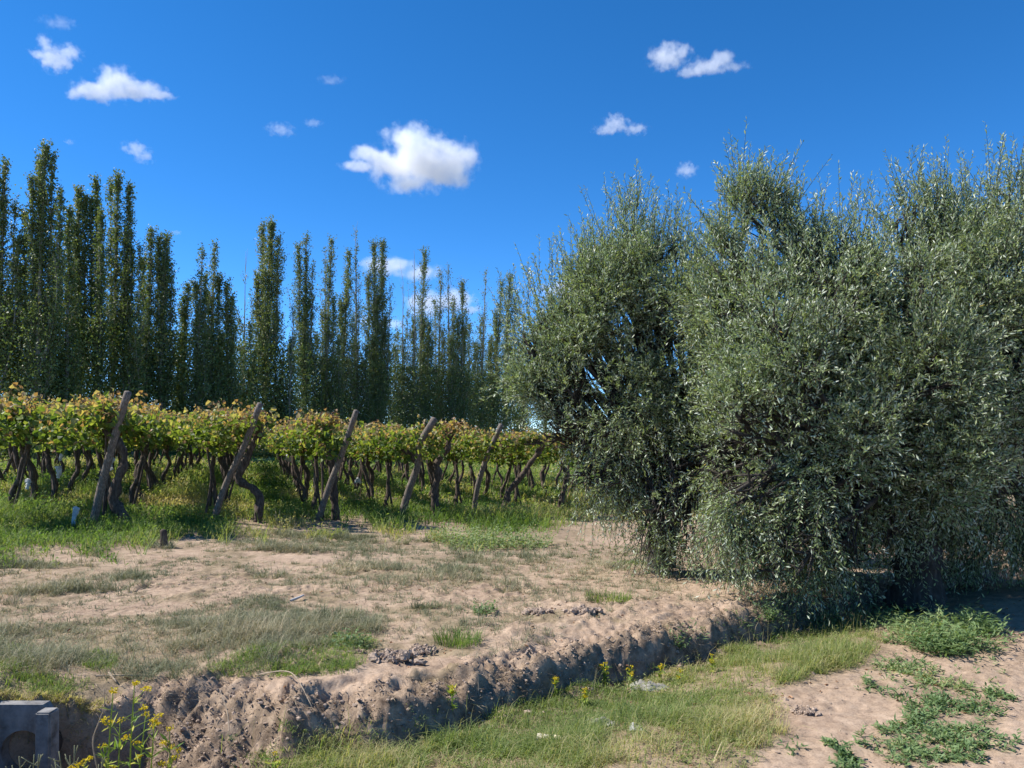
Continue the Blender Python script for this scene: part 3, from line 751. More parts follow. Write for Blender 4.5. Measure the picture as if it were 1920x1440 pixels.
        if bare > 0.3:   # bare whips at the top
            nb = int(5 * bare)
            tt = rng.integers(len(pts) // 2, len(pts), nb)
            a = pts[tt]; up = unit(rng.normal(size=(nb, 3)) * (.13, .13, 0) + (0, 0, 1)) * rng.uniform(0.8, 2.2, (nb, 1))
            tubes(br, np.stack((a, a + up * .5, a + up), 1), np.tile((0.018, 0.013, 0.006), (nb, 1)), 3)
    # leafy skirt of suckers round the foot
    young = label.startswith('young')
    ns = 1200 if young else 4200
    az = rng.uniform(0, 6.28, ns); rr = fs * rng.uniform(0.1, 1.9, ns)
    pos = np.stack((np.cos(az) * rr, np.sin(az) * rr, 0.3 + (5 if young else 8.5) * rng.random(ns) ** 1.6), 1)
    leaves(cr, pos, rdir(rng, ns), rdir(rng, ns), rng.uniform(0.10, 0.22, ns), rng.uniform(0.09, 0.17, ns), np.clip(0.35 + rng.normal(0, 0.15, ns), 0, 1))
    tr.build('trunk', M_PBARK, root, True)
    br.build('branches', M_PBARK, root, True)
    cr.build('crown', M_POPLAR, root)

# ------------------------------------------------------------------ vines
def vine_parts(rng, trunk=None, twist=1.0, leafy=1.0, cane=1.0):
    """trunk, canes and leaves of one vine; its row runs along local +Y"""
    tr, ca, fo = MB(), MB(), MB()
    if trunk is None:
        lean = rng.normal(0, 0.16, 2)
        zz = np.linspace(-0.06, 1.32, 7)
        wob = np.cumsum(rng.normal(0, 0.045 * twist, (7, 2)), 0)
        pts = np.stack((lean[0] * zz + wob[:, 0], lean[1] * zz + wob[:, 1], zz), 1)
        pts[:, :2] -= pts[0, :2]
        r0 = rng.uniform(0.05, 0.075)
    else:
        pts = np.asarray(trunk, float); r0 = 0.085
    c = curve(pts, 26)
    rad = np.linspace(r0, r0 * 0.75, 26) * (1 + 0.22 * vnoise(np.arange(26) * 0.45, np.zeros(26), seed=int(rng.integers(999))))
    rad[0] *= 1.15
    tubes(tr, c, rad, 9, rough=0.35, seed=int(rng.integers(999)))
    head = pts[-1]
    # arms
    arms = []
    for sgn in (-1, 1, -1, 1):
        a0 = c[-1 - int(rng.integers(0, 5))]
        e = np.array((head[0] * 0.4 + rng.normal(0, 0.12), sgn * rng.uniform(0.55, 0.95), rng.uniform(1.62, 1.86)))
        m_ = np.array((a0[0] + rng.normal(0, .05), a0[1] + sgn * 0.2, a0[2] + 0.22 + rng.uniform(0, .1)))
        p = curve((a0, m_, e), 9)
        tubes(tr, p, np.linspace(r0 * 0.6, 0.014, 9), 6, rough=0.25, seed=int(rng.integers(999)))
        arms.append(p)
    if rng.random() < 0.6:      # a second, thinner stem up from the ground
        b = np.array((rng.normal(0, 0.12), rng.normal(0, 0.15), -0.05))
        tubes(tr, curve((b, b * 0.5 + head * 0.45 + rng.normal(0, .05, 3), head + (0.03, 0, 0.15)), 12), np.linspace(0.028, 0.02, 12), 6, rough=0.2)
    # canes
    nc = 52
    src = np.concatenate([p[4:] for p in arms])
    a = src[rng.integers(0, len(src), nc)]
    az = rng.uniform(0, 6.28, nc)
    od = np.stack((np.cos(az) * 0.55, np.sin(az) * 0.8, np.zeros(nc)), 1)
    top = np.where(rng.random(nc) < 0.35, rng.uniform(0.5, 0.85, nc), rng.uniform(0.25, 0.5, nc)) * cane
    q = np.linspace(0, 1, 8)[None, :, None]
    ln = rng.uniform(0.35, 0.8, nc)[:, None, None]
    drop = rng.uniform(0.1, 0.75, nc)
    P = a[:, None] + od[:, None] * ln * q + np.array((0, 0, 1.0)) * (top[:, None, None] * 1.9 * q - (top * 1.2 + drop * 0.3)[:, None, None] * q ** 2)
    tubes(ca, P, np.tile(np.linspace(0.0075, 0.0035, 8), (nc, 1)), 4)
    # leaves: along the canes and through the hedge
    nl = int(10 * leafy)
    qi = rng.uniform(0.02, 1, (nc, nl)) ** 1.3 * 6.99
    ii = qi.astype(int)
    cc = np.arange(nc)[:, None]
    lp = (P[cc, ii] + (P[cc, ii + 1] - P[cc, ii]) * (qi - ii)[..., None]).reshape(-1, 3)
    lp = lp + rng.normal(0, 0.06, lp.shape)
    nf = int(480 * leafy)
    yy = rng.uniform(-1.1, 1.1, nf)
    zz = 1.63 + 0.48 * rng.beta(1.3, 1.4, nf) + 0.08 * np.sin(yy * 5 + rng.uniform(0, 6))
    lf = np.stack((rng.normal(0, 0.34, nf), yy, zz - 0.12 * np.maximum(0, vnoise(yy * 2.3, yy * 0 + nf, seed=int(rng.integers(99))))), 1)
    nh = int(170 * leafy)      # hanging tufts
    hx = rng.normal(0, 0.4, 6)[rng.integers(0, 6, nh)]; hy = rng.uniform(-1, 1, 6)[rng.integers(0, 6, nh)]
    lh = np.stack((hx + rng.normal(0, .09, nh), hy + rng.normal(0, .12, nh), 1.68 - 0.4 * rng.random(nh) ** 1.6), 1)
    pos = np.concatenate((lp, lf, lh)); m = len(pos)
    hgt = np.clip((pos[:, 2] - 1.6) / 0.5, 0, 1.3)
    t = 0.20 + 0.36 * hgt ** 1.5 + rng.normal(0, 0.19, m) + 0.16 * fbm(pos[:, 0] * 3, pos[:, 1] * 3, pos[:, 2] * 3, int(rng.integers(999)), 2)
    t = np.where(rng.random(m) < 0.12 + 0.52 * np.clip(hgt, 0, 1) ** 1.5, rng.uniform(0.72, 1, m), t)
    small = np.where(t > 0.75, 0.75, 1.0)
    leaves(fo, pos, unit(rng.normal(size=(m, 3)) + (0, 0, -0.5)), rng.normal(size=(m, 3)) + (-0.3, -0.3, 0.5), rng.uniform(0.065, 0.135, m) * small, rng.uniform(0.065, 0.135, m) * small, np.clip(t, 0, 1), 'vine', 0.22)
    return tr, ca, fo

ROW_A = math.atan2(-ROW_D[0], ROW_D[1])
def place_vine(parts, x, y, label, group, s=1.0, flip=False):
    o = tag(empty('grapevine', (x, y, hz(x, y)), ROW_A + (math.pi if flip else 0), s), label, 'vine', group)
    for nme, me in parts:
        c = bpy.data.objects.new(nme, me); COL.objects.link(c); c.parent = o
    return o

templates = []
for k in range(9):
    rng = np.random.default_rng(300 + k)
    tr, ca, fo = vine_parts(rng)
    templates.append((('trunk', tr.mesh('trunk', M_BARK, True)), ('canes', ca.mesh('canes', M_CANE, True)), ('foliage', fo.mesh('foliage', M_VINE))))

ORD = ('first', 'second', 'third', 'fourth', 'fifth', 'sixth', 'seventh', 'eighth', 'ninth', 'tenth', 'eleventh', 'twelfth', 'thirteenth', 'fourteenth', 'fifteenth', 'sixteenth', 'seventeenth', 'eighteenth')
# row end on the ground, what tells the row apart, first vine's own trunk as photo pixels (and its distance)
ROWS = [
    ((-11.9, 5.0), 'fourth row before the tallest post', None, 8),
    ((-10.6, 7.0), 'third row before the tallest post', None, 6),
    ((-9.3, 9.0), 'second row before the tallest post', None, 4),
    ((-8.1, 11.0), 'row just before the tallest post', None, 1),
    ((-6.9, 13.0), 'row of the tallest leaning post', [(238, 1006), (232, 965), (213, 938), (222, 900), (232, 868), (228, 838), (196, 806)], 0),
    ((-5.68, 15.0), 'row of the straight post by the gap', [(480, 978), (488, 940), (474, 916), (447, 898), (462, 862), (476, 830), (490, 812)], 0),
    ((-3.92, 16.1), 'row of the post beside the thin stake', [(632, 968), (626, 925), (624, 890), (622, 860), (606, 838), (598, 815)], 0),
    ((-2.55, 17.97), 'row of the crooked forked post', [(818, 952), (814, 925), (822, 890), (820, 868), (838, 842), (842, 825)], 0),
    ((-0.93, 19.7), 'row of the slim post', [(940, 966), (950, 938), (956, 918), (980, 890), (996, 866), (1012, 846)], 0),
    ((0.7, 21.4), 'row at the edge of the olive branches', [(1050, 948), (1054, 930), (1062, 900), (1060, 880), (1052, 852)], 0),
    ((2.3, 23.2), 'first row hidden behind the olive', None, 0),
    ((3.9, 25.0), 'second row hidden behind the olive', None, 0),
]
k = 0
prng = random.Random(5)
for ri, (o, rl, tpx, k0) in enumerate(ROWS):
    nv = 17 if ri < 10 else 8
    for j in range(k0, nv):
        t = 0.35 + j * 1.65 + prng.uniform(-0.12, 0.12)
        x, y = o[0] + ROW_D[0] * t, o[1] + ROW_D[1] * t
        px = CX + x / y * F
        if px < -70: continue
        lab = f'{ORD[j]} vine back along the {rl}'
        if j == 0 and tpx is not None:
            rng = np.random.default_rng(500 + ri)
            base = P2W(*tpx[0], y)
            # photo pixels of its trunk, turned into the vine's own axes
            loc = []
            for q, (a, b) in enumerate(tpx):
                w_ = P2W(a, b, y) - (x, y, hz(x, y))
                ca_, sa_ = math.cos(-ROW_A), math.sin(-ROW_A)
                loc.append((w_[0] * ca_ - w_[1] * sa_, w_[0] * sa_ + w_[1] * ca_, w_[2] if q else -0.1))
            tr, ca, fo = vine_parts(rng, loc, cane=0.6)
            parts = (('trunk', tr.mesh('trunk', M_BARK, True)), ('canes', ca.mesh('canes', M_CANE, True)), ('foliage', fo.mesh('foliage', M_VINE)))
            place_vine(parts, x, y, f'bent-trunked end vine of the {rl}', 'grapevines in rows')
            continue
        place_vine(templates[(k * 5 + ri) % 9], x, y, lab, 'grapevines in rows', prng.uniform(0.95, 1.05) * (1 if ri < 6 else 0.95), prng.random() < 0.5)
        k += 1

# leaning end posts
def solid_post(name, pts, r0, r1, mat, seed, parent=None, n=16, k=10, rough=0.1):
    mb = MB()
    c = curve(pts, n)
    tubes(mb, c, np.linspace(r0, r1, n), k, rough=rough, seed=seed)
    return mb.build(name, mat, parent, True)
for i, (pts, d, r0, label) in enumerate((
        ([(172, 992), (190, 915), (212, 830), (240, 735)], 13.0, 0.066, 'tallest weathered end post, thick and leaning, with sawn grey top'),
        ([(400, 978), (425, 905), (458, 835), (488, 757)], 15.0, 0.064, 'straight leaning wooden end post beside the grassy gap in the vines'),
        ([(597, 974), (618, 910), (645, 840), (668, 770)], 16.1, 0.068, 'leaning wooden end post behind the thin upright stake'),
        ([(752, 968), (768, 915), (784, 870), (786, 835), (815, 785)], 17.97, 0.085, 'crooked forked wooden end post bent like an elbow'),
        ([(888, 964), (896, 910), (912, 860), (940, 796)], 19.7, 0.07, 'slim leaning end post with yellowish top near the olive'))):
    n = len(pts)
    w_ = [P2W(a, b, d - 0.5 * q / (n - 1)) for q, (a, b) in enumerate(pts)]
    base = w_[0]
    o = solid_post('wooden_post', [np.array(v) - base for v in w_], r0, r0 * 0.85, M_POST, 40 + i, rough=0.14)
    o.location = base
    tag(o, label, 'post', 'leaning end posts')
    if i == 3:
        f = P2W(784, 868, d) - base
        mb = MB(); tubes(mb, curve((f, P2W(765, 850, d) - base, P2W(738, 828, d) - base), 8), np.linspace(0.075, 0.05, 8), 8, rough=0.2, seed=3)
        mb.build('fork_branch', M_BARK, o, True)
for pts, d, r, nm, label, m_ in (
        ([(590, 912), (591, 870), (592, 830)], 18.5, 0.035, 'wooden_stake', 'thin upright stake in the grass beside a leaning post', M_POST),
        ([(386, 962), (396, 900), (392, 868), (388, 840)], 15.4, 0.024, 'vine_stem', 'thin dark young vine stem standing alone before the straight post', M_BARK),
        ([(308, 1024), (307, 1008), (306, 994)], 10.8, 0.055, 'wooden_stump', 'short dark cut stump in the grass at the track edge', M_BARK)):
    base = P2W(*pts[0], d)
    o = solid_post(nm, [P2W(a, b, d) - base for a, b in pts], r, r * 0.8, m_, 7, n=10, k=8, rough=0.15)
    o.location = base
    tag(o, label, {'wooden_stake': 'stake', 'vine_stem': 'vine', 'wooden_stump': 'stump'}[nm])

# white plastic sleeves round young plants
for i, (px, py, d, h, w, label) in enumerate((
        (140, 972, 12.4, 0.34, 0.06, 'tall crumpled white plastic sleeve in the grass before the tallest post'),
        (51, 908, 13.8, 0.17, 0.06, 'small white plastic sleeve low in the grass near the frame edge'),
        (110, 886, 15.5, 0.22, 0.06, 'white plastic sleeve among vine trunks beside a thin stem'),
        (115, 856, 17, 0.18, 0.05, 'farthest tiny white sleeve above another one in the vines'),
        (210, 870, 15.0, 0.24, 0.06, 'white plastic sleeve tucked behind the tallest leaning post'),
        (541, 860, 21, 0.16, 0.09, 'white plastic scrap in the grassy gap between rows'),
        (668, 902, 20, 0.11, 0.09, 'white plastic scrap in grass beyond the post with the stake'))):
    rng = np.random.default_rng(600 + i)
    q = P2W(px, py, d)
    mb = MB()
    tubes(mb, curve(((0, 0, -h / 2), (rng.normal(0, .02), 0, 0), (rng.normal(0, .04), rng.normal(0, .02), h / 2)), 9), np.linspace(w * 0.5, w * 0.95, 9) * rng.uniform(.85, 1.15, 9), 14, rough=0.5, seed=i)
    o = mb.build('plastic_sleeve', M_WHITE)
    o.location = q; o.scale = (1, 0.45, 1); o.rotation_euler = (rng.normal(0, .12), rng.normal(0.1, .15), rng.uniform(-.5, .5))
    tag(o, label, 'plastic sleeve', 'white plastic sleeves in the vineyard')

# ------------------------------------------------------------------ olive trees
def olive(name, label, base, trunks, clumps, n_twigs, seed, nl=24, leaf=(0.036, 0.062), wid=0.0125, group='olive trees along the ditch', limb_r=0.07, dens_tint=0.0):
    """clumps: (centre xyz, radii xyz, weight, mode) in world metres"""
    rng = np.random.default_rng(seed)
    base = np.array(base)
    root = tag(empty(name, base), label, 'tree', group)
    tr, br, cr = MB(), MB(), MB()
    forks = []
    for pts, r0, r1 in trunks:
        c = curve([np.array(p) - base for p in pts], 18)
        tubes(tr, c, np.linspace(r0, r1, 18) * (1 + 0.22 * np.exp(-np.arange(18) / 1.6)), 14, rough=0.28, seed=seed)
        forks.append(c)
    big = clumps
    clumps = []
    for c, rad, w_, md_ in big:
        rad = np.array(rad)
        if rad[0] > 0.33:
            for q in range(7):
                u_ = rdir(rng, 1)[0]
                clumps.append((np.array(c) + u_ * rad * rng.uniform(0.45, 0.8), rad * rng.uniform(0.36, 0.58), w_, md_))
            clumps.append((np.array(c), rad * 0.55, w_ * 0.6, md_))
        else:
            clumps.append((c, rad, w_, md_))
    C = np.array([c[0] for c in clumps]) - base; RR = np.array([c[1] for c in clumps])
    wt = np.array([c[2] for c in clumps], float) * np.maximum(RR[:, 0] * RR[:, 2], 0.02)
    mode = np.array([{'up': 0, 'mid': 1, 'down': 2}[c[3]] for c in clumps])
    for i in range(len(C)):
        f = min((fk for fk in forks), key=lambda q: np.linalg.norm(q[-1] - C[i]))
        a = f[-1 - int(rng.integers(0, 4))]
        m_ = a * 0.5 + C[i] * 0.5 + np.array((0, 0, 0.25 if mode[i] == 2 else -0.05)) + rng.normal(0, 0.12, 3)
        p = curve((a, m_, C[i]), 12)
        r0 = limb_r * (0.3 + 0.7 * min(1, RR[i, 0] / 0.7))
        tubes(br, p, np.linspace(r0, 0.014, 12), 7, rough=0.2, seed=seed + i)
        nb = 7
        u = rdir(rng, nb) * RR[i] * rng.uniform(0.55, 0.95, (nb, 1))
        st = p[rng.integers(7, 12, nb)]
        md = st * .5 + (C[i] + u) * .5 + rng.normal(0, 0.06, (nb, 3))
        q = np.linspace(0, 1, 6)[None, :, None]
        B = st[:, None] * (1 - q) ** 2 + 2 * md[:, None] * q * (1 - q) + (C[i] + u)[:, None] * q ** 2
        tubes(br, B, np.tile(np.linspace(0.014, 0.004, 6), (nb, 1)), 4)
    # twigs
    ci = rng.choice(len(C), n_twigs, p=wt / wt.sum())
    u = rdir(rng, n_twigs)
    rr = (0.30 + 0.70 * rng.random(n_twigs) ** 0.7)[:, None]
    st = C[ci] + u * RR[ci] * rr
    # uneven crown: thin out pockets
    hole = fbm(st[:, 0] * 2.2, st[:, 1] * 2.2, st[:, 2] * 2.2, seed + 5, 2)
    keep = (rng.random(n_twigs) < sstep(-0.12, 0.34, hole)) | (rr[:, 0] < 0.5) & (rng.random(n_twigs) < 0.5)
    # long shoots standing out of the sunny side of the crown
    ns = n_twigs // 10
    sc = rng.choice(len(C), ns, p=wt / wt.sum()); su = unit(rdir(rng, ns) + (0, 0, 0.7))
    sp = C[sc] + su * RR[sc]
    dist = np.linalg.norm((sp[:, None] - C[None]) / RR[None], axis=2)
    dist[np.arange(ns), sc] = 9
    free = (dist.min(1) > 0.98) & (mode[sc] != 2)
    ci, u, st, rr = ci[keep], u[keep], st[keep], rr[keep, 0]; n = len(ci)
    md = mode[ci][:, None]
    no = rng.normal(size=(n, 3))
    D = np.where(md == 0, u * 0.55 + (0, 0, 0.8) + no * 0.22, np.where(md == 1, u * 0.65 + (0, 0, 0.45) + no * 0.38, u * 0.55 + (0, 0, -0.5) + no * 0.4))
    D = unit(D)
    g = np.where(md[:, 0] == 0, 0.06, np.where(md[:, 0] == 1, 0.2, 0.55))
    L = rng.uniform(0.16, 0.44, n) * np.where(md[:, 0] == 2, 1.25, np.where((md[:, 0] == 0) & (rr > 0.7), rng.uniform(1.0, 1.65, n), 1))
    q = np.linspace(0, 1, 4)[None, :, None]
    nsh = int(free.sum())
    st = np.concatenate((st, sp[free])); u = np.concatenate((u, su[free])); n = len(st)
    D = np.concatenate((D, unit(su[free] * 0.45 + (0, 0, 0.9) + rng.normal(0, 0.15, (nsh, 3)))))
    L = np.concatenate((L, rng.uniform(0.3, 0.68, nsh))); g = np.concatenate((g, np.full(nsh, 0.05)))
    TW = st[:, None] + D[:, None] * L[:, None, None] * q + np.array((0, 0, -1.0)) * (g * L)[:, None, None] * q ** 2
    tubes(br, TW, np.tile((0.0032, 0.0028, 0.0022, 0.0012), (n, 1)), 3)
    qq = (np.arange(nl)[None] + rng.uniform(0, 0.8, (n, nl))) / nl
    pos = st[:, None] + D[:, None] * (L[:, None] * qq)[..., None] + np.array((0, 0, -1.0)) * (g[:, None] * L[:, None] * qq ** 2)[..., None]
    tg = unit(D[:, None] + np.array((0, 0, -2.0)) * (g[:, None] * qq)[..., None])
    side = unit(np.cross(tg, unit(rng.normal(size=(n, nl, 3)))))
    ld = unit(tg * rng.uniform(0.5, 1.1, (n, nl, 1)) + side * 0.75)
    pos, ld = pos.reshape(-1, 3), ld.reshape(-1, 3)
    m = len(pos)
    k = rng.random(m) < 0.93
    tint = np.repeat(rng.normal(0, 0.12, n), nl) + rng.normal(0, 0.14, m) + 0.42 + dens_tint + 0.12 * np.repeat(fbm(st[:, 0] * 1.3, st[:, 1] * 1.3, st[:, 2] * 1.3, seed + 9, 2), nl)
    tint = np.where(rng.random(m) < 0.004, 1.0, np.minimum(tint, 0.95))
    # the upper face of a leaf looks up and out of the crown
    nn = rng.normal(size=(m, 3)) * 0.75 + (0, 0, 0.55) + np.repeat(u, nl, 0) * 0.4
    leaves(cr, pos[k], ld[k], nn[k], rng.uniform(*leaf, m)[k], wid * rng.uniform(0.75, 1.25, m)[k], np.clip(tint, 0, 1)[k])
    tr.build('trunk', M_OBARK, root, True)
    br.build('branches', M_OBARK, root, True)
    cr.build('crown', M_OLIVE, root)
    return root

def cl(px, py, d, r, wt=1.0, mode='mid', ry=None, dep=None):
    rx = r / F * d
    return (P2W(px, py, d), (rx, (dep if dep else rx * 0.9), (ry or r) / F * d), wt, mode)

A = [cl(1000, 690, 9.3, 55, 1.3, 'mid'), cl(1055, 790, 9.2, 60, 1, 'mid'), cl(1010, 610, 9.4, 50, 1.2, 'up'), cl(1150, 900, 9.0, 70, .6, 'down'), cl(1265, 950, 8.7, 70, .6, 'down'), cl(1215, 830, 9.0, 80, .8, 'mid'), cl(1195, 500, 9.6, 95, 1, 'up'), cl(1105, 595, 9.4, 100, 1, 'up'), cl(1040, 640, 9.4, 85, 1, 'mid'), cl(1210, 620, 9.2, 135, 1, 'mid'), cl(1300, 590, 9.7, 90, .8, 'mid'),
     cl(1150, 740, 9.0, 140, 1, 'mid'), cl(1290, 750, 8.9, 120, .8, 'mid'), cl(1050, 740, 9.3, 85, 1, 'mid'), cl(1020, 720, 9.5, 60, .8, 'mid'), cl(1170, 850, 9.0, 105, 0.42, 'down'), cl(1270, 900, 8.8, 95, 0.42, 'down', 120), cl(1120, 860, 9.2, 70, 0.34, 'down'),
     cl(1240, 980, 8.6, 60, 0.17, 'down', 80), cl(1250, 900, 8.9, 90, .6, 'mid'), cl(1175, 940, 8.9, 40, 0.17, 'down', 60), cl(1285, 990, 8.5, 34, 0.13, 'down', 60), cl(1215, 1030, 8.5, 40, 0.07, 'down', 40),
     cl(1185, 432, 9.6, 30, 1.6, 'up', 45), cl(1135, 457, 9.6, 26, 1.5, 'up', 42), cl(1265, 467, 9.6, 26, 1.6, 'up', 50), cl(1225, 472, 9.6, 30, 1.3, 'up', 50), cl(1078, 532, 9.5, 24, 1.4, 'up', 40), cl(1020, 597, 9.5, 22, 1.4, 'up', 42), cl(1290, 522, 9.6, 22, 1, 'up', 40), cl(1050, 602, 9.5, 40, 1, 'up', 50), cl(1000, 642, 9.5, 24, .8, 'up', 36)]
olive('olive_tree', 'sunlit grey-green olive tree with drooping branches beside the vine rows', (*P2W(1235, 1055, 10.0)[:2], hz(*P2W(1235, 1055, 10.0)[:2])),
      [((P2W(1235, 1065, 10), P2W(1228, 960, 10), P2W(1205, 850, 9.8)), 0.13, 0.08), ((P2W(1250, 1060, 10), P2W(1268, 950, 9.9), P2W(1290, 820, 9.6)), 0.10, 0.06)], A, 17000, 21)

B = [cl(1490, 980, 7.6, 90, .7, 'mid'), cl(1600, 1000, 7.9, 90, .7, 'mid'), cl(1530, 1060, 7.4, 60, .6, 'down', 50), cl(1790, 990, 8.8, 65, .6, 'down', 65), cl(1880, 1000, 8.9, 75, .6, 'down', 65), cl(1950, 1010, 8.8, 60, .5, 'down', 65), cl(1690, 1010, 8.7, 50, .4, 'down', 60), cl(1600, 900, 7.9, 110, .9, 'mid'), cl(1800, 890, 8.3, 110, .8, 'mid'), cl(1470, 900, 7.7, 110, .7, 'mid'), cl(1560, 1010, 7.6, 80, .6, 'down', 70), cl(1325, 900, 8.3, 60, .5, 'down', 70), cl(1340, 960, 8.2, 40, .4, 'down', 60), cl(1440, 1070, 7.1, 40, .8, 'down', 45), cl(1335, 570, 8.9, 75, .8, 'mid'), cl(1345, 680, 8.5, 85, .9, 'mid'), cl(1335, 800, 8.4, 80, .8, 'mid'), cl(1350, 890, 8.0, 50, 0.51, 'down'), cl(1440, 480, 8.2, 50, .7, 'up', 70), cl(1500, 500, 8.2, 60, .8, 'up'), cl(1370, 500, 8.4, 55, .8, 'up'), cl(1325, 520, 8.8, 50, .8, 'up'), cl(1410, 600, 8.0, 105, .8, 'mid'), cl(1550, 530, 8.1, 110, 1, 'up'), cl(1640, 550, 8.2, 90, .8, 'up'), cl(1760, 500, 8.2, 120, 1, 'up'), cl(1860, 480, 8.2, 120, 1, 'up'), cl(1960, 490, 8.2, 110, .7, 'up'), cl(2060, 520, 8.2, 130, .6, 'mid'),
     cl(1500, 670, 7.5, 160, 1, 'mid'), cl(1680, 640, 7.6, 165, 1, 'mid'), cl(1850, 620, 7.7, 160, 1, 'mid'), cl(2010, 660, 7.8, 150, .6, 'mid'), cl(1390, 780, 7.4, 100, 1, 'mid'), cl(1540, 830, 7.2, 140, 1, 'mid'), cl(1720, 800, 7.4, 145, .9, 'mid'), cl(1890, 810, 7.6, 130, .9, 'mid'),
     cl(1430, 930, 7.2, 85, 0.83, 'down', 110), cl(1540, 960, 7.3, 90, 0.75, 'down', 110), cl(1480, 1030, 7.0, 55, 0.57, 'down', 60), cl(1410, 1030, 7.3, 45, 0.88, 'down', 70), cl(1580, 1020, 7.3, 60, 0.50, 'down', 60), cl(1500, 1070, 6.9, 34, 0.38, 'down', 30), cl(1640, 960, 7.6, 70, 0.51, 'down', 90), cl(1850, 920, 7.8, 85, 0.42, 'down', 70), cl(1940, 940, 7.8, 60, 0.42, 'down', 80), cl(1760, 880, 7.7, 80, 0.65, 'down', 60),
     cl(1390, 387, 8.2, 20, 1.8, 'up', 45), cl(1440, 392, 8.2, 22, 1.7, 'up', 42), cl(1482, 412, 8.2, 18, 1.5, 'up', 50), cl(1360, 462, 8.2, 24, 1.2, 'up', 30), cl(1530, 452, 8.1, 24, 1.3, 'up', 30), cl(1585, 452, 8.1, 22, 1.3, 'up', 30), cl(1640, 467, 8.1, 22, 1.3, 'up', 36),
     cl(1680, 427, 8.2, 26, 1.3, 'up', 40), cl(1715, 392, 8.2, 26, 1.4, 'up', 36), cl(1765, 407, 8.2, 26, 1.4, 'up', 36), cl(1820, 412, 8.2, 26, 1.4, 'up', 40), cl(1865, 382, 8.2, 22, 1.7, 'up', 46), cl(1893, 372, 8.2, 20, 1.7, 'up', 46), cl(1925, 407, 8.2, 30, 1.3, 'up', 46)]
b0 = P2W(1712, 1130, 7.9)
olive('olive_tree', 'large dark-trunked olive tree overhanging the end of the ditch', (b0[0], b0[1], hz(b0[0], b0[1])),
      [((P2W(1715, 1135, 7.9), P2W(1718, 1050, 7.9), P2W(1712, 985, 7.9), P2W(1665, 930, 7.8), P2W(1600, 840, 7.7)), 0.22, 0.10), ((P2W(1722, 1060, 7.9), P2W(1728, 985, 7.9), P2W(1775, 920, 8.0), P2W(1840, 800, 8.0)), 0.20, 0.09), ((P2W(1712, 990, 7.95), P2W(1715, 900, 8.1), P2W(1700, 760, 8.1)), 0.15, 0.08)], B, 34000, 22, limb_r=0.08)

def back_olive(x, y, h, w, label, seed, n=3000):
    z = hz(x, y); rng = np.random.default_rng(seed)
    cs = []
    for q in range(12):
        a = rng.uniform(0, 6.28); r_ = rng.uniform(0.2, 0.75) * w
        zz = rng.uniform(0.38, 0.85) * h
        cs.append(((x + math.cos(a) * r_, y + math.sin(a) * r_, z + zz), (w * 0.42,) * 2 + (h * 0.17,), 1.0, 'down' if zz < h * 0.5 else ('up' if zz > h * .75 else 'mid')))
    olive('olive_tree', label, (x, y, z), [(((x, y, z - .1), (x + .1, y, z + 0.5), (x + rng.normal(0, .3), y, z + h * .4)), 0.16, 0.08), (((x + .05, y, z - .05), (x - .2, y, z + .6), (x - .5, y, z + h * .4)), 0.12, 0.07)], cs, n, seed, nl=20, leaf=(0.07, 0.11), wid=0.024)
back_olive(6.0, 11.6, 4.4, 2.0, 'olive tree with pale trunk showing behind the dark-trunked one', 31)
back_olive(9.4, 13.6, 4.6, 2.2, 'shaded olive tree at the frame edge behind the pale-trunked one', 32)
back_olive(4.3, 12.4, 4.2, 1.9, 'olive tree with low dark foliage behind the big dark trunk', 34)
back_olive(7.9, 11.2, 4.3, 1.9, 'olive tree at the frame edge beside the pale-trunked one', 35)
back_olive(5.4, 16.5, 4.4, 2.2, 'distant olive tree glimpsed between the two big olives', 33)

# ------------------------------------------------------------------ concrete gate at the end of the ditch
GX0, GY0 = -2.735, 4.44
gate = tag(empty('concrete_gate', (GX0, GY0, 0.0)), 'old grey concrete irrigation gate with round pipe hole set in the bank', 'irrigation gate')
def box_mb(mb, x0, x1, y0, y1, z0, z1, bev=0.008):
    bm = bmesh.new()
    bmesh.ops.create_cube(bm, size=1)
    for v in bm.verts:
        v.co = ((x0 + x1) / 2 + v.co.x * (x1 - x0), (y0 + y1) / 2 + v.co.y * (y1 - y0), (z0 + z1) / 2 + v.co.z * (z1 - z0))
    bmesh.ops.bevel(bm, geom=bm.edges[:], offset=bev, segments=2, affect='EDGES')
    bmesh.ops.triangulate(bm, faces=bm.faces[:])
    mb.add([v.co[:] for v in bm.verts], None, [[v.index for v in f.verts] for f in bm.faces])
    bm.free()
# panel with a round hole
n = 48
an = np.arange(n) / n * 2 * math.pi
cxh, czh, rh = -0.02, -0.27, 0.125
ca_, sa_ = np.cos(an), np.sin(an)
hw0, hw1, zt, zl = -0.36, 0.115, 0.0, -0.9
sx = np.where(ca_ > 0, (hw1 - cxh) / np.maximum(ca_, 1e-6), (hw0 - cxh) / np.minimum(ca_, -1e-6))
sz = np.where(sa_ > 0, (zt - czh) / np.maximum(sa_, 1e-6), (zl - czh) / np.minimum(sa_, -1e-6))
rr = np.minimum(sx, sz)
mb = MB()
for a, b in ((-0.0, 0.07),):
    inner = np.stack((cxh + rh * ca_, np.full(n, a), czh + rh * sa_), 1)
    outer = np.stack((cxh + rr * ca_, np.full(n, a), czh + rr * sa_), 1)
    inb = inner + (0, b, 0); outb = outer + (0, b, 0)
    i = np.arange(n); j = np.roll(i, -1)
    mb.add(np.concatenate((inner, outer, inb, outb)), np.concatenate((np.stack((i, n + i, n + j, j), 1), np.stack((i, j, 2 * n + j, 2 * n + i), 1), np.stack((n + i, 3 * n + i, 3 * n + j, n + j), 1), np.stack((2 * n + i, 2 * n + j, 3 * n + j, 3 * n + i), 1))))
mb.build('panel', M_CONC, gate)
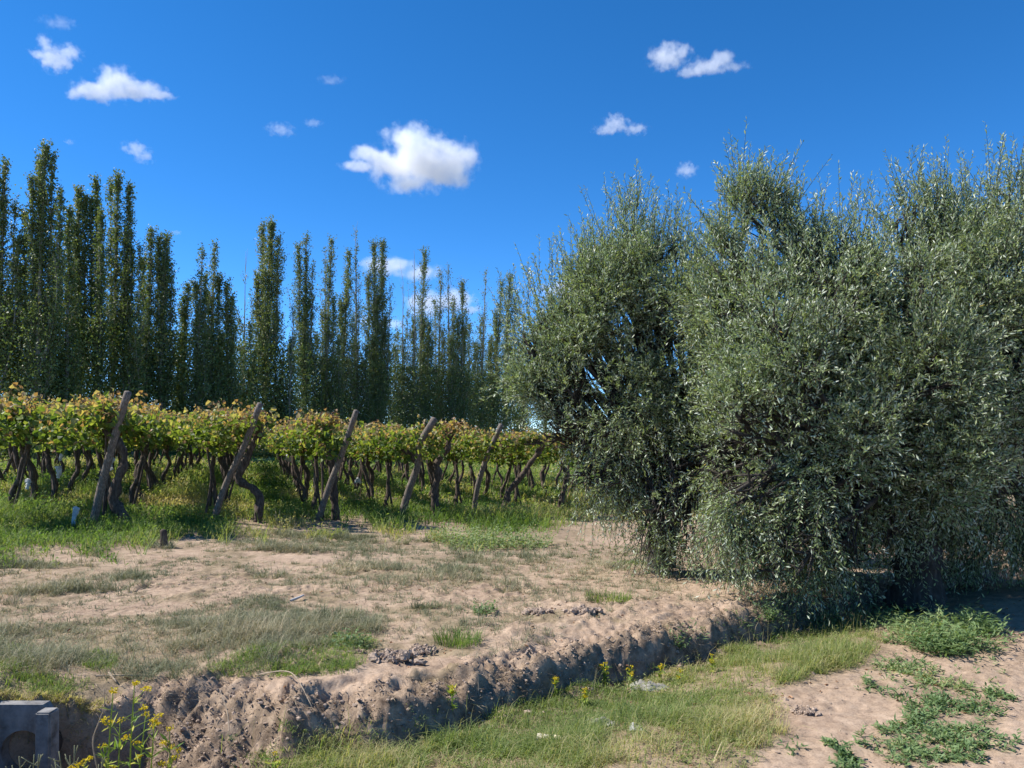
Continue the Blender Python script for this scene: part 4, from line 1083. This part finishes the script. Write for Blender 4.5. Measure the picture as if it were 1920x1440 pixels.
mb = MB()
inner = np.stack((cxh + (rh + .005) * ca_, np.full(n, 0.071), czh + (rh + .005) * sa_), 1)
back = inner + (0, 0.6, 0)
i = np.arange(n); j = np.roll(i, -1)
mb.add(np.concatenate((inner, back, [(cxh, 0.671, czh)])), np.stack((i, j, n + j, n + i), 1), np.stack((n + i, n + j, np.full(n, 2 * n)), 1))
mb.build('pipe', M_PIPE, gate)
for x0, x1 in ((0.105, 0.19), (-0.245, -0.165)):
    mb = MB(); box_mb(mb, x0, x1, -0.10, -0.003, -0.9, -0.012); mb.build('guide_pillar', M_CONC, gate)

# ------------------------------------------------------------------ flowering plants, stems, litter
def flower_plant(px, py_top, d, h, label, seed, nst=3, base=None):
    rng = np.random.default_rng(seed)
    if h < 0.28:
        gx_, gy_, gz_ = on_ground(px, py_top + h * F / d * 0.9)
        top = np.array((gx_, gy_, gz_ + h))
    else:
        top = P2W(px, py_top, d)
    if h < 0.28: top[2] -= 0.25 * h; h *= 0.75
    root = tag(empty('flowering_plant', (top[0], top[1], top[2] - h)), label, 'plant', 'yellow flowering plants in the ditch')
    st, lf, heads = MB(), MB(), []
    for q in range(nst):
        hh = h * (1 if q == 0 else rng.uniform(0.45, 0.95)); dx = rng.normal(0, 0.10 * h, 2) if q else (0, 0)
        e = np.array((dx[0], dx[1], hh))
        c = curve((rng.normal(0, .012, 3) * (1, 1, 0) - (0, 0, .05), e * 0.5 + rng.normal(0, .02 * h, 3), e), 10)
        tubes(st, c, np.linspace(0.005, 0.002, 10) * min(1.2, 0.5 + h), 5)
        nlv = int(14 + 26 * h)
        k_ = rng.integers(1, 9, nlv)
        leaves(lf, c[k_] + rng.normal(0, .006, (nlv, 3)), rng.normal(size=(nlv, 3)) * (1, 1, .3) + (0, 0, 0.45), rdir(rng, nlv) * .5 + (0, 0, 1), rng.uniform(0.035, 0.09, nlv) * min(1, .5 + h), rng.uniform(0.010, 0.018, nlv), rng.random(nlv))
        ends = [c[-1]]
        for s_ in range(2 if h > 0.4 else 1):
            a = c[int(rng.integers(5, 9))]
            b = a + rng.normal(0, 0.07 * min(1, h * 1.3), 3) * (1, 1, 0) + (0, 0, rng.uniform(.03, .1) * min(1, h * 1.5))
            tubes(st, curve((a, (a + b) / 2 + (0, 0, .005), b), 5), np.linspace(0.0025, 0.0015, 5), 4)
            ends.append(b)
        for b in ends:
            nf = int(rng.integers(18, 36)) if h > 0.4 else 14
            rad = 0.026 if h > 0.4 else 0.018
            pp = b + rdir(rng, nf) * rng.uniform(0.3, 1, (nf, 1)) * rad * np.array((1, 1, .55))
            fl = MB(); heads.append(fl); leaves(fl, pp, rdir(rng, nf) + (0, 0, .6), rdir(rng, nf) + (0, 0, .8), rng.uniform(.008, .014, nf), rng.uniform(.007, .012, nf), rng.random(nf), 'vine')
    st.build('stem', M_FLEAF, root, True); lf.build('leaves', M_FLEAF, root); [f_.build('flower_head', M_FLOWER, root) for f_ in heads]
for q, a in enumerate((
        (252, 1282, 3.95, 0.95, 'tallest yellow flowering plant in front of the bank near the concrete gate', 1, 5),
        (212, 1296, 3.9, 0.80, 'many-headed yellow plant standing against the tallest one', 2, 4),
        (318, 1366, 3.95, 0.55, 'green flowering plant with one yellow head beside the tallest one', 3, 2),
        (148, 1434, 3.75, 0.50, 'yellow flower head just above the frame edge near the gate', 4, 2),
        (516, 1412, 4.25, 0.30, 'low yellow flower below the long bent dry branch', 5, 2),
        (848, 1303, 5.0, 0.18, 'lone small yellow plant growing on the dark bank face', 6, 2),
        (1040, 1262, 5.75, 0.2, 'small yellow plant at the foot of the bank', 7, 2),
        (1098, 1286, 5.6, 0.16, 'lowest small yellow plant in the ditch bed', 8, 2),
        (1136, 1232, 6.0, 0.22, 'taller small yellow plant in the ditch against the shaded bank', 9, 3),
        (1184, 1246, 5.95, 0.18, 'small yellow plant beside the grey plastic sheet', 10, 2),
        (1240, 1240, 6.0, 0.17, 'small yellow plant before the arching dry stems', 11, 2),
        (1275, 1250, 5.95, 0.14, 'faint small yellow plant next to the arching stems', 12, 2),
        (1335, 1225, 6.2, 0.17, 'last small yellow plant up the ditch towards the olive', 13, 2))):
    flower_plant(*a[:5], 700 + a[5], a[6])

def stick(name, pts, r, mat, label, cat, seed=1, k=6, group=None):
    base = np.array(pts[0], float)
    mb = MB(); c = curve([np.array(p) - base for p in pts], 14)
    tubes(mb, c, np.linspace(r, r * 0.5, 14), k, rough=0.2, seed=seed)
    o = mb.build(name, mat, None, True); o.location = base
    return tag(o, label, cat, group)
OG = lambda a, b, dz=0.02: np.array(on_ground(a, b)) + (0, 0, dz)
stick('dry_branch', [OG(478, 1270), OG(530, 1283, .035), OG(556, 1310, .05), OG(586, 1352, .04)], 0.0045, M_STICK, 'long bent dry branch hanging down over the bank', 'branch')
stick('dry_branch', [OG(180, 1269), OG(250, 1268), OG(312, 1270)], 0.006, M_STICK, 'straight pale dry branch lying along the top of the bank mound', 'branch', 2)
stick('dry_branch', [OG(205, 1264), OG(218, 1280, .03)], 0.008, M_STICK, 'short pale stub of branch on the mound above the gate', 'branch', 3)
stick('dry_reed', [P2W(182, 1440, 3.9), P2W(174, 1390, 3.9), P2W(186, 1352, 3.9), P2W(195, 1325, 3.9), P2W(195, 1292, 3.9)], 0.0035, M_STICK, 'thin upright dry stem beside the many-headed yellow plant', 'stem', 4)
stick('dry_reed', [P2W(430, 1370, 4.3), P2W(425, 1330, 4.4), P2W(412, 1292, 4.5)], 0.003, M_STICK, 'thin dry stem in the dark hollow of the bank', 'stem', 5)
stick('dry_reed', [P2W(897, 1328, 5.0), P2W(897, 1295, 5.05), P2W(896, 1258, 5.1)], 0.0022, M_STICK, 'single upright straw stem before the dark bank', 'stem', 6)
stick('dry_reed', [P2W(975, 1298, 5.5), P2W(968, 1278, 5.5), P2W(955, 1266, 5.55), P2W(945, 1268, 5.6)], 0.003, M_STICK, 'arching dry stem curving off the bank foot', 'stem', 7)
x, y, z = on_ground(556, 1128)
stick('white_stick', [(x - .045, y - .04, z + .015), (x + .01, y + .02, z + .03), (x + .05, y + .07, z + .045)], 0.014, M_WHITE, 'short white stick lying alone on the dirt track', 'stick', 8)
x, y, z = on_ground(1052, 1396)
stick('wood_piece', [(x - .13, y + .03, z + .03), (x, y - .01, z + .035), (x + .13, y - .05, z + .03)], 0.028, M_PALEWOOD, 'pale bleached piece of wood lying in the ditch grass', 'wood', 9, 8)

def crumpled(name, px, py, w, dpt, h, mat, label, cat, seed):
    x, y, z = on_ground(px, py)
    nxx = 18
    u, v = np.meshgrid(np.linspace(-1, 1, nxx), np.linspace(-1, 1, nxx))
    e = np.clip(1 - np.maximum(abs(u), abs(v)) ** 3, 0, 1)
    jx = u * w / 2 * (1 + .2 * vnoise(u * 2, v * 2, seed=seed)); jy = v * dpt / 2 * (1 + .25 * vnoise(u * 2, v * 2, seed=seed + 1))
    zz = h * e * (0.55 + 0.6 * fbm(u * 2.2, v * 2.2, seed=seed + 2, octs=3)) + 0.01
    i = np.arange(nxx * nxx).reshape(nxx, nxx)
    Q = np.stack((i[:-1, :-1], i[:-1, 1:], i[1:, 1:], i[1:, :-1]), -1).reshape(-1, 4)
    T_ = np.stack((jx, jy, zz), -1).reshape(-1, 3); Bt = T_ * (1, 1, 0.5) - (0, 0, .012)
    mb = MB().add(T_, Q, None).add(Bt, Q[:, ::-1], None)
    o = mb.build(name, mat, None, True); o.location = (x, y, z)
    return tag(o, label, cat)
crumpled('plastic_scrap', 1128, 1362, 0.22, 0.10, 0.05, M_GREYPLASTIC, 'long dusty bluish plastic scrap half sunk in the ditch grass', 'plastic scrap', 61)
crumpled('plastic_scrap', 1192, 1374, 0.07, 0.07, 0.03, M_WHITE, 'small crumpled white plastic scrap beside the bluish one', 'plastic scrap', 62)
crumpled('plastic_sheet', 1220, 1290, 0.26, 0.12, 0.05, M_GREYPLASTIC, 'flat grey plastic sheet lying in the ditch bed by yellow flowers', 'plastic sheet', 63)

# earth lumps big enough to be told apart
for q, (px, py, r, label) in enumerate((
        (665, 1226, 0.05, 'small dark round earth clod next to the wide grassy mound'),
        (738, 1240, 0.13, 'wide lumpy mound of earth and dry grass on the bank top'),
        (790, 1222, 0.09, 'pointed dark earth clod behind the clean sandy lip'),
        (1012, 1152, 0.11, 'dark broken earth clod near the leafy track weed'),
        (1090, 1150, 0.11, 'flat dark earth clod farthest along the track edge'),
        (925, 1176, 0.045, 'little dark clod between the leafy weed and the green tuft'),
        (1510, 1336, 0.065, 'dark brown dried root clump lying on the bare sand'))):
    rng = np.random.default_rng(800 + q)
    x, y, z = on_ground(px, py)
    mb = MB(); n = 110
    pp = rng.normal(0, 0.45, (n, 3)) * (r, r * .8, r * .22)
    lumps(mb, pp + (0, 0, r * .1), r * rng.uniform(0.07, 0.26, n), rng, 0.8, ICO_V, ICO_T)
    ns_ = int(200 * r / .1); a_ = rdir(rng, ns_) * (r, r * .8, r * .35) * rng.uniform(.4, 1, (ns_, 1)); a_[:, 2] = abs(a_[:, 2]) + r * .1
    leaves(mb, a_, rdir(rng, ns_), rdir(rng, ns_), rng.uniform(.02, .05, ns_), .0025, .5)
    o = mb.build('earth_clod', M_CLOD); o.location = (x, y, z)
    tag(o, label, 'clod')

# single weeds on the track
def weed(px, py, r, h, n, kind, label, seed, tint=0.4):
    rng = np.random.default_rng(seed)
    x, y, z = on_ground(px, py)
    mb = MB()
    a = rng.uniform(0, 6.28, n); q = r * np.sqrt(rng.random(n))
    lx, ly = np.cos(a) * q, np.sin(a) * q * .8
    P = np.stack((lx, ly, height(x + lx, y + ly) - z - 0.004), 1)
    if kind == 'leafy':
        sprig(mb, P, rng.uniform(0.4, 1, n) * h, 8, 0.045, 0.014, rng, np.full(n, tint)); m_ = M_WEED
    else:
        out = np.arctan2(P[:, 1], P[:, 0])
        blades(mb, P, rng.uniform(0.5, 1.1, n) * h, 0.0035 * rng.uniform(.7, 1.5, n) * y / 5.5, out + rng.normal(0, .8, n), rng.uniform(.2, .95, n), np.clip(tint + rng.normal(0, .15, n), 0, 1)); m_ = M_GREY if kind == 'grey' else M_GRASS
    o = mb.build('weed_tuft', m_); o.location = (x, y, z)
    tag(o, label, 'weed', 'weeds on the dirt track')
weed(858, 1208, .17, .13, 420, 'grass', 'thick green grass tuft on the bank top casting a shadow', 1, .3)
weed(908, 1150, .12, .14, 34, 'leafy', 'upright leafy green weed on the track above the tuft', 2, .35)
weed(795, 1142, .12, .09, 240, 'grey', 'low grey-green tuft on the track beside bare dirt', 3)
weed(880, 1048, .2, .13, 260, 'grey', 'round grey tuft near the vineyard edge of the track', 4)
weed(852, 1070, .25, .12, 260, 'grey', 'wide pale grey tuft in the middle of the dirt', 5, .5)
weed(635, 1160, .2, .14, 380, 'grey', 'dense grey weed tuft beside the white stick', 6, .35)
weed(1140, 1128, .22, .12, 300, 'grass', 'bright grass tuft on the track near the drooping olive', 7, .45)
weed(1195, 1060, .25, .1, 320, 'grass', 'vivid green grass patch under the hanging olive twigs', 8, .35)
weed(655, 1215, .12, .18, 30, 'leafy', 'leafy weed rising from the bright grass patch', 9, .3)
weed(1872, 1308, .10, .07, 30, 'leafy', 'small leafy weed alone on bare sand by the frame edge', 10)
weed(1585, 1420, .03, .10, 20, 'leafy', 'dark little leafy plant at the edge of the bare sand', 11, .15)
weed(1440, 1160, .03, .28, 40, 'leafy', 'tall fresh leafy weed where the bank meets the olive', 12, .45)
weed(1270, 1205, .025, .20, 18, 'leafy', 'slender leafy weed in the dark hollow of the bank', 13, .35)
weed(1560, 1395, .04, .04, 14, 'leafy', 'tiny sprout alone on the sand', 14, .5)
# big weedy patch at the vineyard edge
mb = MB(); rng = np.random.default_rng(44)
P, px, py = scatter(9000, -3, 2, 9, 14, lambda a, b, x, y, s: ell(a, b, [(910, 1005, 110, 30, .9), (980, 1015, 60, 18, .7)]), rng)
c0 = P.mean(0)
sprig(mb, P - c0, rng.uniform(.15, .42, len(P)), 6, 0.07, 0.028, rng, np.full(len(P), .62))
o = mb.build('weed_bush', M_WEED); o.location = c0
tag(o, 'broad yellow-green weed bush where vineyard grass meets the track', 'bush')
mb = MB()
P, px, py = scatter(2600, 0, 3, 13, 19, lambda a, b, x, y, s: ell(a, b, [(1075, 945, 60, 24, .9)]), rng)
c0 = P.mean(0)
sprig(mb, P - c0, rng.uniform(.2, .6, len(P)), 6, 0.10, 0.05, rng, np.full(len(P), .3))
o = mb.build('weed_bush', M_WEED); o.location = c0
tag(o, 'dark green large-leaved bush beneath the last vines', 'bush')
# fleshy stalks by the gate
for q, (px, py, d, h, label) in enumerate(((50, 1410, 3.9, .55, 'forked pale green stalks in front of the pipe hole'), (137, 1400, 3.85, .5, 'thin forked green stalks in the dark gap beside the gate'))):
    rng = np.random.default_rng(900 + q)
    top = P2W(px, py, d)
    mb = MB()
    for s_ in range(7):
        e = np.array((rng.normal(0, .07), rng.normal(0, .05), h * rng.uniform(.8, 1.02)))
        c = curve((rng.normal(0, .02, 3) * (1, 1, 0), e * .6, e), 8)
        tubes(mb, c, np.linspace(.004, .003, 8), 5)
        for f in (4, 5, 6):
            b = c[f] + rng.normal(0, .03, 3) * (1, 1, 0) + (0, 0, .05)
            tubes(mb, curve((c[f], (c[f] + b) / 2 + (0, 0, -.004), b), 5), np.linspace(.003, .0025, 5), 4)
    o = mb.build('weed_stalks', M_GREY, None, True); o.location = (top[0], top[1], top[2] - h)
    tag(o, label, 'weed')

# ------------------------------------------------------------------ clouds
def cloud(blobs, label, dist=900.0, dens=0.05, rough=1.0, seed=0):
    k = dist / F
    W_ = [(P2W(a, b, dist), rx * k * 1.07, ry * k * 1.07) for a, b, rx, ry in blobs]
    c0 = np.mean([w_[0] for w_ in W_], 0)
    bm = bmesh.new()
    for c, rx, rz in W_:
        ryy = (rx + rz) / 2
        for v in ICO_V:
            q = (c - c0) + v * (rx * 1.25, ryy * 1.25, rz * 1.25)
            bm.verts.new(q)
    r = bmesh.ops.convex_hull(bm, input=bm.verts[:])
    bmesh.ops.delete(bm, geom=list({g for g in r['geom_interior'] + r['geom_unused'] if isinstance(g, bmesh.types.BMVert)}), context='VERTS')
    bmesh.ops.recalc_face_normals(bm, faces=bm.faces[:])
    me = bpy.data.meshes.new('cloud'); bm.to_mesh(me); bm.free()
    m, nt, N, Lk = new_mat('cloud_vapour')
    out = N('ShaderNodeOutputMaterial'); tc = N('ShaderNodeTexCoord')
    size = max(w_[1] for w_ in W_)
    nz = N('ShaderNodeTexNoise'); nz.inputs['Scale'].default_value = 2.6 / size; nz.inputs['Detail'].default_value = 6; nz.inputs['Roughness'].default_value = 0.6
    off = N('ShaderNodeVectorMath'); off.operation = 'ADD'; off.inputs[1].default_value = (seed * 131.7, seed * 71.3, seed * 17.9)
    Lk(tc.outputs['Object'], off.inputs[0]); Lk(off.outputs[0], nz.inputs['Vector'])
    prev = None
    for c, rx, rz in W_:
        s1 = N('ShaderNodeVectorMath'); s1.operation = 'SUBTRACT'; s1.inputs[1].default_value = tuple(c - c0)
        s2 = N('ShaderNodeVectorMath'); s2.operation = 'MULTIPLY'; s2.inputs[1].default_value = (1 / rx, 2 / (rx + rz), 1 / rz)
        s3 = N('ShaderNodeVectorMath'); s3.operation = 'LENGTH'
        Lk(tc.outputs['Object'], s1.inputs[0]); Lk(s1.outputs[0], s2.inputs[0]); Lk(s2.outputs[0], s3.inputs[0])
        iv = N('ShaderNodeMath'); iv.operation = 'SUBTRACT'; iv.inputs[0].default_value = 1.0; Lk(s3.outputs['Value'], iv.inputs[1])
        if prev is None: prev = iv.outputs[0]
        else:
            mxn = N('ShaderNodeMath'); mxn.operation = 'SMOOTH_MAX'; mxn.inputs[2].default_value = 0.25
            Lk(prev, mxn.inputs[0]); Lk(iv.outputs[0], mxn.inputs[1]); prev = mxn.outputs[0]
    na = N('ShaderNodeMath'); na.operation = 'MULTIPLY_ADD'; na.inputs[1].default_value = 2.4 * rough; na.inputs[2].default_value = -1.25 * rough
    Lk(nz.outputs['Fac'], na.inputs[0])
    ad = N('ShaderNodeMath'); ad.operation = 'ADD'; Lk(prev, ad.inputs[0]); Lk(na.outputs[0], ad.inputs[1])
    mr = N('ShaderNodeMapRange'); mr.interpolation_type = 'SMOOTHSTEP'
    mr.inputs['From Min'].default_value = 0.0; mr.inputs['From Max'].default_value = 0.65; mr.inputs['To Min'].default_value = 0; mr.inputs['To Max'].default_value = dens * 900.0 / dist
    Lk(ad.outputs[0], mr.inputs['Value'])
    pv = N('ShaderNodeVolumePrincipled'); pv.inputs['Color'].default_value = (1, 1, 1, 1); pv.inputs['Anisotropy'].default_value = 0.0
    Lk(mr.outputs[0], pv.inputs['Density']); Lk(pv.outputs[0], out.inputs['Volume'])
    me.materials.append(m)
    o = bpy.data.objects.new('cloud', me); COL.objects.link(o); o.location = c0
    tag(o, label, 'cloud', 'small fair-weather clouds')
CLOUDS = [
    ([(790, 302, 80, 52), (845, 305, 55, 42), (730, 312, 50, 34), (772, 262, 48, 30), (692, 288, 30, 18), (680, 313, 40, 11), (760, 345, 45, 18), (850, 335, 35, 22)], 'largest white cloud, hanging alone in the middle of the sky', .055, 1.0),
    ([(218, 156, 42, 30), (185, 172, 52, 17), (262, 170, 50, 16), (302, 178, 30, 9), (142, 178, 24, 9)], 'peaked white cloud with long flat tails', .05, 1.0),
    ([(104, 112, 34, 24), (85, 86, 12, 22), (128, 98, 26, 15), (70, 102, 18, 9)], 'ragged white cloud with a horn, above the peaked one', .04, 1.1),
    ([(256, 280, 26, 14), (270, 296, 18, 11)], 'small wispy cloud over the tall poplars', .03, 1.2),
    ([(1250, 106, 38, 25), (1280, 98, 20, 18)], 'round puffy cloud beside the flat-tailed one', .035, 1.0),
    ([(1352, 112, 26, 18), (1330, 125, 46, 13), (1298, 136, 30, 9), (1378, 125, 28, 8)], 'flat-tailed cloud with a small peak', .035, 1.0),
    ([(1155, 232, 26, 17), (1138, 243, 26, 10), (1192, 242, 26, 10)], 'small triangular cloud above the first olive', .035, 1.1),
    ([(1288, 319, 22, 14)], 'faint little cloud just above the olive shoots', .03, 1.1),
    ([(730, 500, 52, 18), (785, 512, 45, 17), (692, 492, 22, 11)], 'flat low cloud behind the double-topped poplar', .035, .9),
    ([(800, 570, 42, 28), (850, 564, 48, 22), (880, 580, 26, 10)], 'low rounded cloud behind the needle-topped poplar', .04, .9),
    ([(690, 602, 20, 13), (740, 608, 26, 11)], 'lowest cloud glimpsed between poplar trunks', .03, 1.0),
    ([(525, 243, 28, 12)], 'thin wisp above the stout poplar', .018, 1.2),
    ([(587, 231, 18, 8)], 'smallest wisp next to the thin one', .018, 1.2),
    ([(622, 150, 24, 9)], 'pale streak high above the largest cloud', .012, 1.2),
    ([(110, 44, 34, 10)], 'faint streak above the ragged horned cloud', .012, 1.3),
    ([(490, 632, 26, 10)], 'dim low cloud behind the stout poplar', .03, 1.0),
    ([(1060, 545, 60, 18)], 'low cloud tucked behind the olive crown', .03, 1.0),
    ([(330, 436, 12, 5)], 'tiny puff above the leaning low poplar', .02, 1.0),
    ([(130, 266, 10, 6)], 'tiny puff beside the tallest poplar', .02, 1.0),
]
for q, (b, lab, dn, rg) in enumerate(CLOUDS):
    cloud(b, lab, 900.0 + 15 * q, dn, rg, q + 1)
